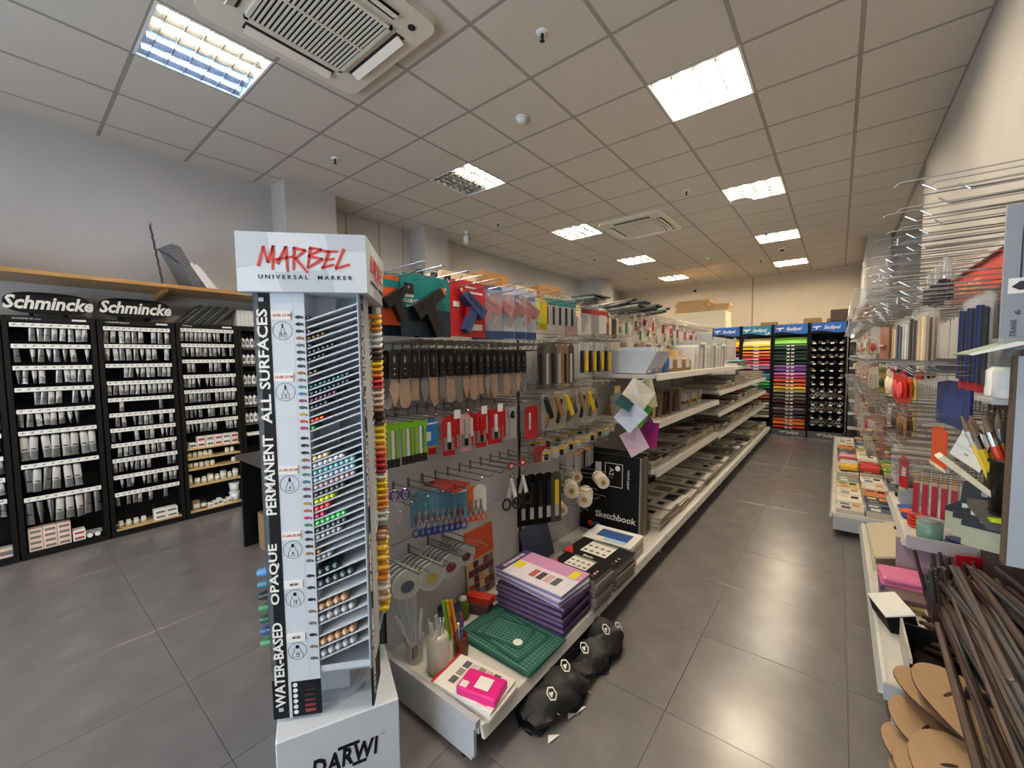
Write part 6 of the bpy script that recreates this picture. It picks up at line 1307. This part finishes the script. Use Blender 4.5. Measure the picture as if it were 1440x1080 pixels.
# long dark mouldings lying along the shelf towards the camera, on a wall rack
mrk = thing('batten_rack', 'dark bracket rack under the long battens', 'rack', (0, 0, 0))
for y in (1.55, 2.0, 2.45): MB().box(.37, y-.012, .40-.13*(y-1.5)-.03, RXB-.001, y+.012, .40-.13*(y-1.5), BLACK).build('bracket', mrk)
for k in range(90):
    lay, q = divmod(k, 10)
    L = random.uniform(1.15, 1.45); w = random.choice([.014, .018, .022, .026]); m = (DW, DW2, DW3, DW2, DW)[(k*7+lay) % 5]
    key = ('m', round(L, 1), w, m.name)
    if key not in sm: sm[key] = MB().bbox(-w/2, -w/2, 0, w/2, w/2, round(L, 1), m, b=w*.22).mesh('wooden_batten')
    o = put('wooden_batten', sm[key], None, (.385+.0205*q+.010*(lay % 2)+.006*lay*(q < 5), 2.50+random.uniform(0, .38)-.02*lay, .255+.030*lay+random.uniform(-.006, .008)+.004*q), (pi/2-.13+random.uniform(-.035, .03), random.uniform(-.5, .5), random.uniform(-.025, .025)))
    tag(o, 'dark batten, %s across in layer %s of the long bundle near the grey panel' % (ORD[q], ORD[lay]), 'batten', 'long dark battens layer %s' % ORD[lay])
# wooden palettes piled below the base end
PALW = mat('plywood_palette', (180, 148, 112), .5, var=.07, scale=5, stretch=(1, 5, 1)); PALE = mat('palette_dark_edge', (52, 36, 28), .6)
def palette_pts(s=1.):
    P = [(-.20, -.02), (-.21, .04), (-.17, .10), (-.09, .135), (.02, .14), (.12, .12), (.19, .06), (.21, -.01), (.18, -.08), (.10, -.125), (.0, -.135), (-.06, -.12), (-.075, -.07), (-.10, -.045), (-.15, -.05)]
    out = []; n = len(P)
    for i in range(n):
        p0, p1, p2, p3 = [Vector(P[(i+k) % n]) for k in (-1, 0, 1, 2)]
        for t in (0, .33, .66): out.append(tuple(.5*((2*p1)+(p2-p0)*t+(2*p0-5*p1+4*p2-p3)*t*t+(3*p1-p0-3*p2+p3)*t**3)))
    return [(x*s, y*s) for x, y in out]
pm = MB().prism(palette_pts(), 0, .005, PALW, side=PALE); pm.prism([(.09+.006*cos(a)-.2*.03*sin(a), .03+.026*sin(a)) for a in [2*pi*q/10 for q in range(10)]], .005, .0056, PALE); pm = pm.mesh('palette')
PL = [(.345, 1.80, .045, .0, .06, 2.2), (.345, 1.88, .075, .03, .10, 2.5), (.335, 1.75, .11, .05, .12, 2.0), (.36, 1.92, .15, .02, .16, 2.45), (.36, 1.70, .18, .06, .16, 1.9), (.39, 2.02, .22, .08, .2, 2.7), (.41, 1.95, .27, .08, .22, 2.3)]
for k, (x, y, z, a, b_, c) in enumerate(PL):
    tag(put('wooden_palette', pm, None, (x, y, z), (a, -b_, c)), '%s plywood painting palette from the bottom of the loose pile' % ORD[k], 'palette', 'plywood palettes')
t = thing('palette_crate', 'dark low crate carrying the plywood palettes', 'crate', (.40, 1.86, 0)); MB().box(-.15, -.2, 0, .2, .17, .03, BLACK).build('crate_floor', t); MB().box(.19, -.2, .03, .2, .17, .2, DW3).build('crate_back', t); MB().box(-.15, -.2, .03, -.14, .17, .045, BLACK).build('crate_lip', t)
t = thing('wheel_caster', 'black caster foot beside the palettes on the floor', 'caster', (.205, 2.03, 0)); MB().cyl((0, -.015, .025), (0, .015, .025), .025, BLACK, n=14).build('wheel', t); MB().box(-.012, -.02, .03, .012, .02, .12, GREYST).build('fork', t)
# grey display unit with brush header at the right edge of the picture
GD = mat('display_grey', (140, 146, 156), .5, var=.03); GD2 = mat('display_light_panel', (170, 178, 190), .45, var=.03)
du = thing('brush_display', 'tall grey brush display unit at the right picture edge', 'display unit', (0, 0, 0))
MB().box(.412, 1.86, .84, .598, 1.872, 1.47, GD2).build('front_panel', du); MB().box(.405, 1.86, .84, .4118, 1.895, 1.47, mat('panel_edge_brown', (92, 76, 62), .5)).build('side_panel', du)
hdp = MB().box(.378, 1.88, 1.525, .598, 1.895, 1.915, GD).build('header_board', du); MB().box(.378, 1.84, 1.49, .598, 1.90, 1.524, GD).build('header_ledge', du)
MB().box(.455, 1.876, 1.36, .598, 1.95, 1.4895, GD).build('top_box', du)
DK = col(44, 48, 56, .5)
b = MB(); b.prism([(.409, 1.70), (.413, 1.70), (.4125, 1.82), (.411, 1.86), (.4095, 1.82)], 1.8785, 1.88, DK, 'y')
for q in range(4): b.prism([(.425, 1.81-.03*q), (.45, 1.82-.03*q), (.455, 1.828-.03*q), (.462, 1.82-.03*q), (.50, 1.82-.03*q), (.50, 1.80-.03*q), (.462, 1.80-.03*q), (.455, 1.792-.03*q), (.45, 1.80-.03*q)], 1.8785, 1.88, DK, 'y')
b.build('brush_icons', hdp)
MB().box(.388, 1.8788, 1.655, .47, 1.88, 1.70, PAPER).build('photo_panel', hdp); MB().prism([(.394, 1.675), (.41, 1.69), (.465, 1.692), (.465, 1.668), (.41, 1.664)], 1.878, 1.8788, DK, 'y').build('photo_brush', hdp)
for s_, x, z, w_ in (('6', .408, 1.60, .014), ('ENGRES', .428, 1.61, .07), ('TRANS', .402, 1.553, .05), ('NOIR', .443, 1.55, .04), ('MINE', .45, 1.62, .05)):
    o = textfit(s_, w_, .012, DK, hdp, (0, 0, 0)); o.matrix_local = Matrix.Translation((x, 1.8784, z)) @ Matrix.Rotation(-pi/2, 4, 'Y') @ Matrix.Rotation(pi/2, 4, 'X')
o = MB().prism([(.30, 1.478), (.395, 1.512), (.42, 1.512), (.42, 1.506), (.31, 1.474)], 1.80, 2.02, PAPER, 'y', side=col(150, 170, 150, .5)).build('price_shelf'); tag(o, 'white slanted leaflet ledge jutting from the grey display header', 'ledge')
# price sign holder and brush pot
t = thing('price_sign', 'white tilted price card in a cream holder above the small shelf', 'price sign', (.38, 2.25, 1.08), 0, None)
MB().prism([(-.075, .002), (.072, -.128), (.080, -.112), (-.060, .016)], -.05, .03, CREAM, 'y').build('holder', t)
c = MB().prism([(0, .131), (.067, .085), (.042, -.044), (-.038, .02)], -.003, 0, PAPER, 'y').build('card', t)
MB().prism([(.004, .128), (.072, .082), (.047, -.047), (-.034, .017)], 0, .012, BLACKM, 'y').build('card_back', t)
for s_, x_, z_, w_ in (('Pinceaux', .030, .085, .045), ('2,00', .018, .05, .018), ('lei', .006, .02, .012)):
    o = textfit(s_, w_, .008, DK, c, (0, 0, 0)); o.matrix_local = Matrix.Translation((x_, -.0036, z_)) @ Matrix.Rotation(radians(34), 4, 'Y') @ Matrix.Rotation(pi/2, 4, 'X')
for a_, b_ in (((-.012, .097), (.059, .049)), ((-.024, .06), (.051, .008))): MB().prism([a_, b_, (b_[0], b_[1]+.0012), (a_[0], a_[1]+.0012)], -.0036, -.003, DK, 'y').build('rule_line', c)
MB().box(.05, -.01, -.13, .22, .01, -.11, GREYST).build('arm', t)
t = thing('brush_bucket', 'black bucket of red and yellow brushes beside the grey panel', 'bucket', (.505, 2.22, .913), 0, None)
MB().lathe([(.062, 0), (.075, .18), (.083, .18), (.083, .192), (.07, .192), (.056, .006)], BLACK, n=20).build('bucket', t, True); MB().lathe([(.063, -.012), (.066, -.002)], BLACK, n=20).build('foot_ring', t)
BRM = {}
for k in range(16):
    c = ((226, 190, 40), (206, 50, 40), (214, 66, 44), (226, 196, 60))[k % 4]
    if c not in BRM:
        b = MB(); b.cyl((0, 0, 0), (0, 0, .2), .006, col(*c, .35), rb=.009, n=8); b.cyl((0, 0, .2), (0, 0, .245), .009, CHROME, rb=.010, n=8); b.cyl((0, 0, .245), (0, 0, .295), .009, col(126, 104, 84, .8), rb=.003, n=8); BRM[c] = b.mesh('paint_brush')
    o = put('paint_brush', BRM[c], None, (.505+random.uniform(-.03, .03), 2.22+random.uniform(-.03, .03), .925), (random.uniform(-.30, .2), random.uniform(-.38, .25), 0)); o.scale = (1.3, 1.3, 1.15)
    tag(o, '%s %s handled brush standing in the black bucket' % (ORD[k//4], ('yellow', 'red', 'crimson', 'gold')[k % 4]), 'brush', 'brushes in the black bucket')
bk = thing('bucket_shelf', 'grey shelf carrying the black bucket with a lime tag', 'shelf', (0, 0, 0)); MB().box(.42, 2.10, .87, RXB-.001, 2.4, .90, mat('dark_shelf', (84, 84, 84), .5)).build('board', bk); MB().box(.425, 2.095, .9, .50, 2.14, .905, col(200, 226, 40, .4)).build('lime_tag', bk)
# wide scrapers below the bucket
for k in range(3):
    t = thing('wide_scraper', ('front', 'middle', 'rear')[k]+' wide filling knife with black handle under the bucket shelf', 'scraper', (.50-.01*k, 2.50+.10*k, .90), pi, 'wide filling knives', rot=(0, 0, pi+1.15))
    MB().prism([(-.02, 0), (.02, 0), (.026, -.09), (.075, -.13), (.075, -.15), (-.075, -.15), (-.075, -.13), (-.026, -.09)], -.008, .008, BLACK, 'x').build('handle', t); MB().box(-.001, -.075, -.235, .001, .075, -.15, mat('pale_blade', (176, 176, 146), .35, .3, var=.05)).build('blade', t); MB().box(.0085, -.02, -.12, .009, .03, -.10, PAPER).build('price_sticker', t)
    rhook(rf, 2.50+.10*k, .905, .12)
# far right base: books and packs
random.seed(31)
FB = [(226, 222, 210), (60, 80, 110), (206, 200, 186), (214, 190, 120), (40, 50, 70), (232, 226, 206), (120, 130, 140), (206, 120, 60)]
for i in range(15):
    for j in range(3):
        x = .02+.185*j; y = 4.24+.24*i; n = 2+((i*3+j) % 3)+(2 if i > 4 else 0)
        for k in range(n):
            c = FB[(i*3+j*5+k*2) % 8] if k == n-1 else (206, 198, 180)
            b = MB().box(0, 0, 0, .175, .225, .016, mat('page_edge_0', (0, 0, 0)), top=col(*c, .4))
            if k == n-1: b.box(.03, .03, .016, .09, .1, .0164, col(*FB[(i+j+4) % 8], .4)).box(.1, .12, .016, .15, .19, .0164, BLACKM if (i+j) % 2 else col(206, 130, 60, .4)).box(.02, .14, .016, .08, .19, .0164, col(*FB[(i+j+1) % 8], .4))
            o = b.build('craft_book', loc=(x, y, .1905+.0165*k), rot=(0, 0, random.uniform(-.03, .03)))
            tag(o, '%s book up in pile %s of the %s line on the far right base' % (ORD[k], ORD[i], ('aisle', 'middle', 'wall')[j]), 'book', 'books on the far right base')
for k in range(10):
    c = [(226, 180, 40), (206, 60, 50), (120, 160, 60), (200, 206, 216), (190, 50, 46), (236, 206, 60), (150, 60, 50), (206, 196, 180), (110, 150, 60), (220, 150, 150)][k]
    b = MB(); rows = [[(0+.01*q, 0+.11*s_/4, .03+.02*sin(q*.9+s_)) for s_ in range(5)] for q in range(8)]
    o = MB().bbox(0, 0, 0, .16, .13, .05, col(*c, .35), b=.015).build('felt_bundle', loc=(.03+.18*(k % 3), 5.5+.18*(k//3), .275+.0*k), rot=(0, 0, .1*(k % 3)-.1))
    tag(o, '%s coloured bundle on the far right book piles, %s' % (ORD[k], huename(c)), 'bundle', 'coloured bundles on the far right base')

for k in range(6):
    rpack('%s tall navy tube set hanging under the leaflet ledge' % ORD[k], .40+.02*(k % 2), 2.16+.065*k, 1.70, .055, .36, CLEARD, 'navy tube sets', (('tubes', MB().cyl((.01, -.012, -.32), (.01, -.012, -.05), .011, col(36, 46, 90, .35), n=8).cyl((.01, .012, -.33), (.01, .012, -.06), .011, (col(40, 40, 46, .35), col(190, 190, 186, .4))[k % 2], n=8)), ('base_card', MB().box(.002, -.027, -.36, .005, .027, -.32, col(160, 40, 44, .4)))), .35, None, True, 'tube_set', 'tube set')
for k in range(2):
    t = thing('white_bottle', ('nearer', 'farther')[k]+' white bottle hanging by the grey display header', 'bottle', (.44, 2.05+.09*k, 1.33), 0, 'white bottles by the grey header')
    MB().lathe([(.036, 0), (.04, .01), (.04, .09), (.024, .105)], PAPER, n=14).build('body', t, True); MB().lathe([(.026, .105), (.03, .15), (.03, .2)], col(130, 128, 124, .4), n=14).build('cap', t, True)
bsh = thing('bottle_ledge', 'narrow grey ledge under the white bottles', 'ledge', (0, 0, 0)); MB().box(.39, 1.98, 1.315, RXB-.001, 2.2, 1.3298, GREYST).build('board', bsh)
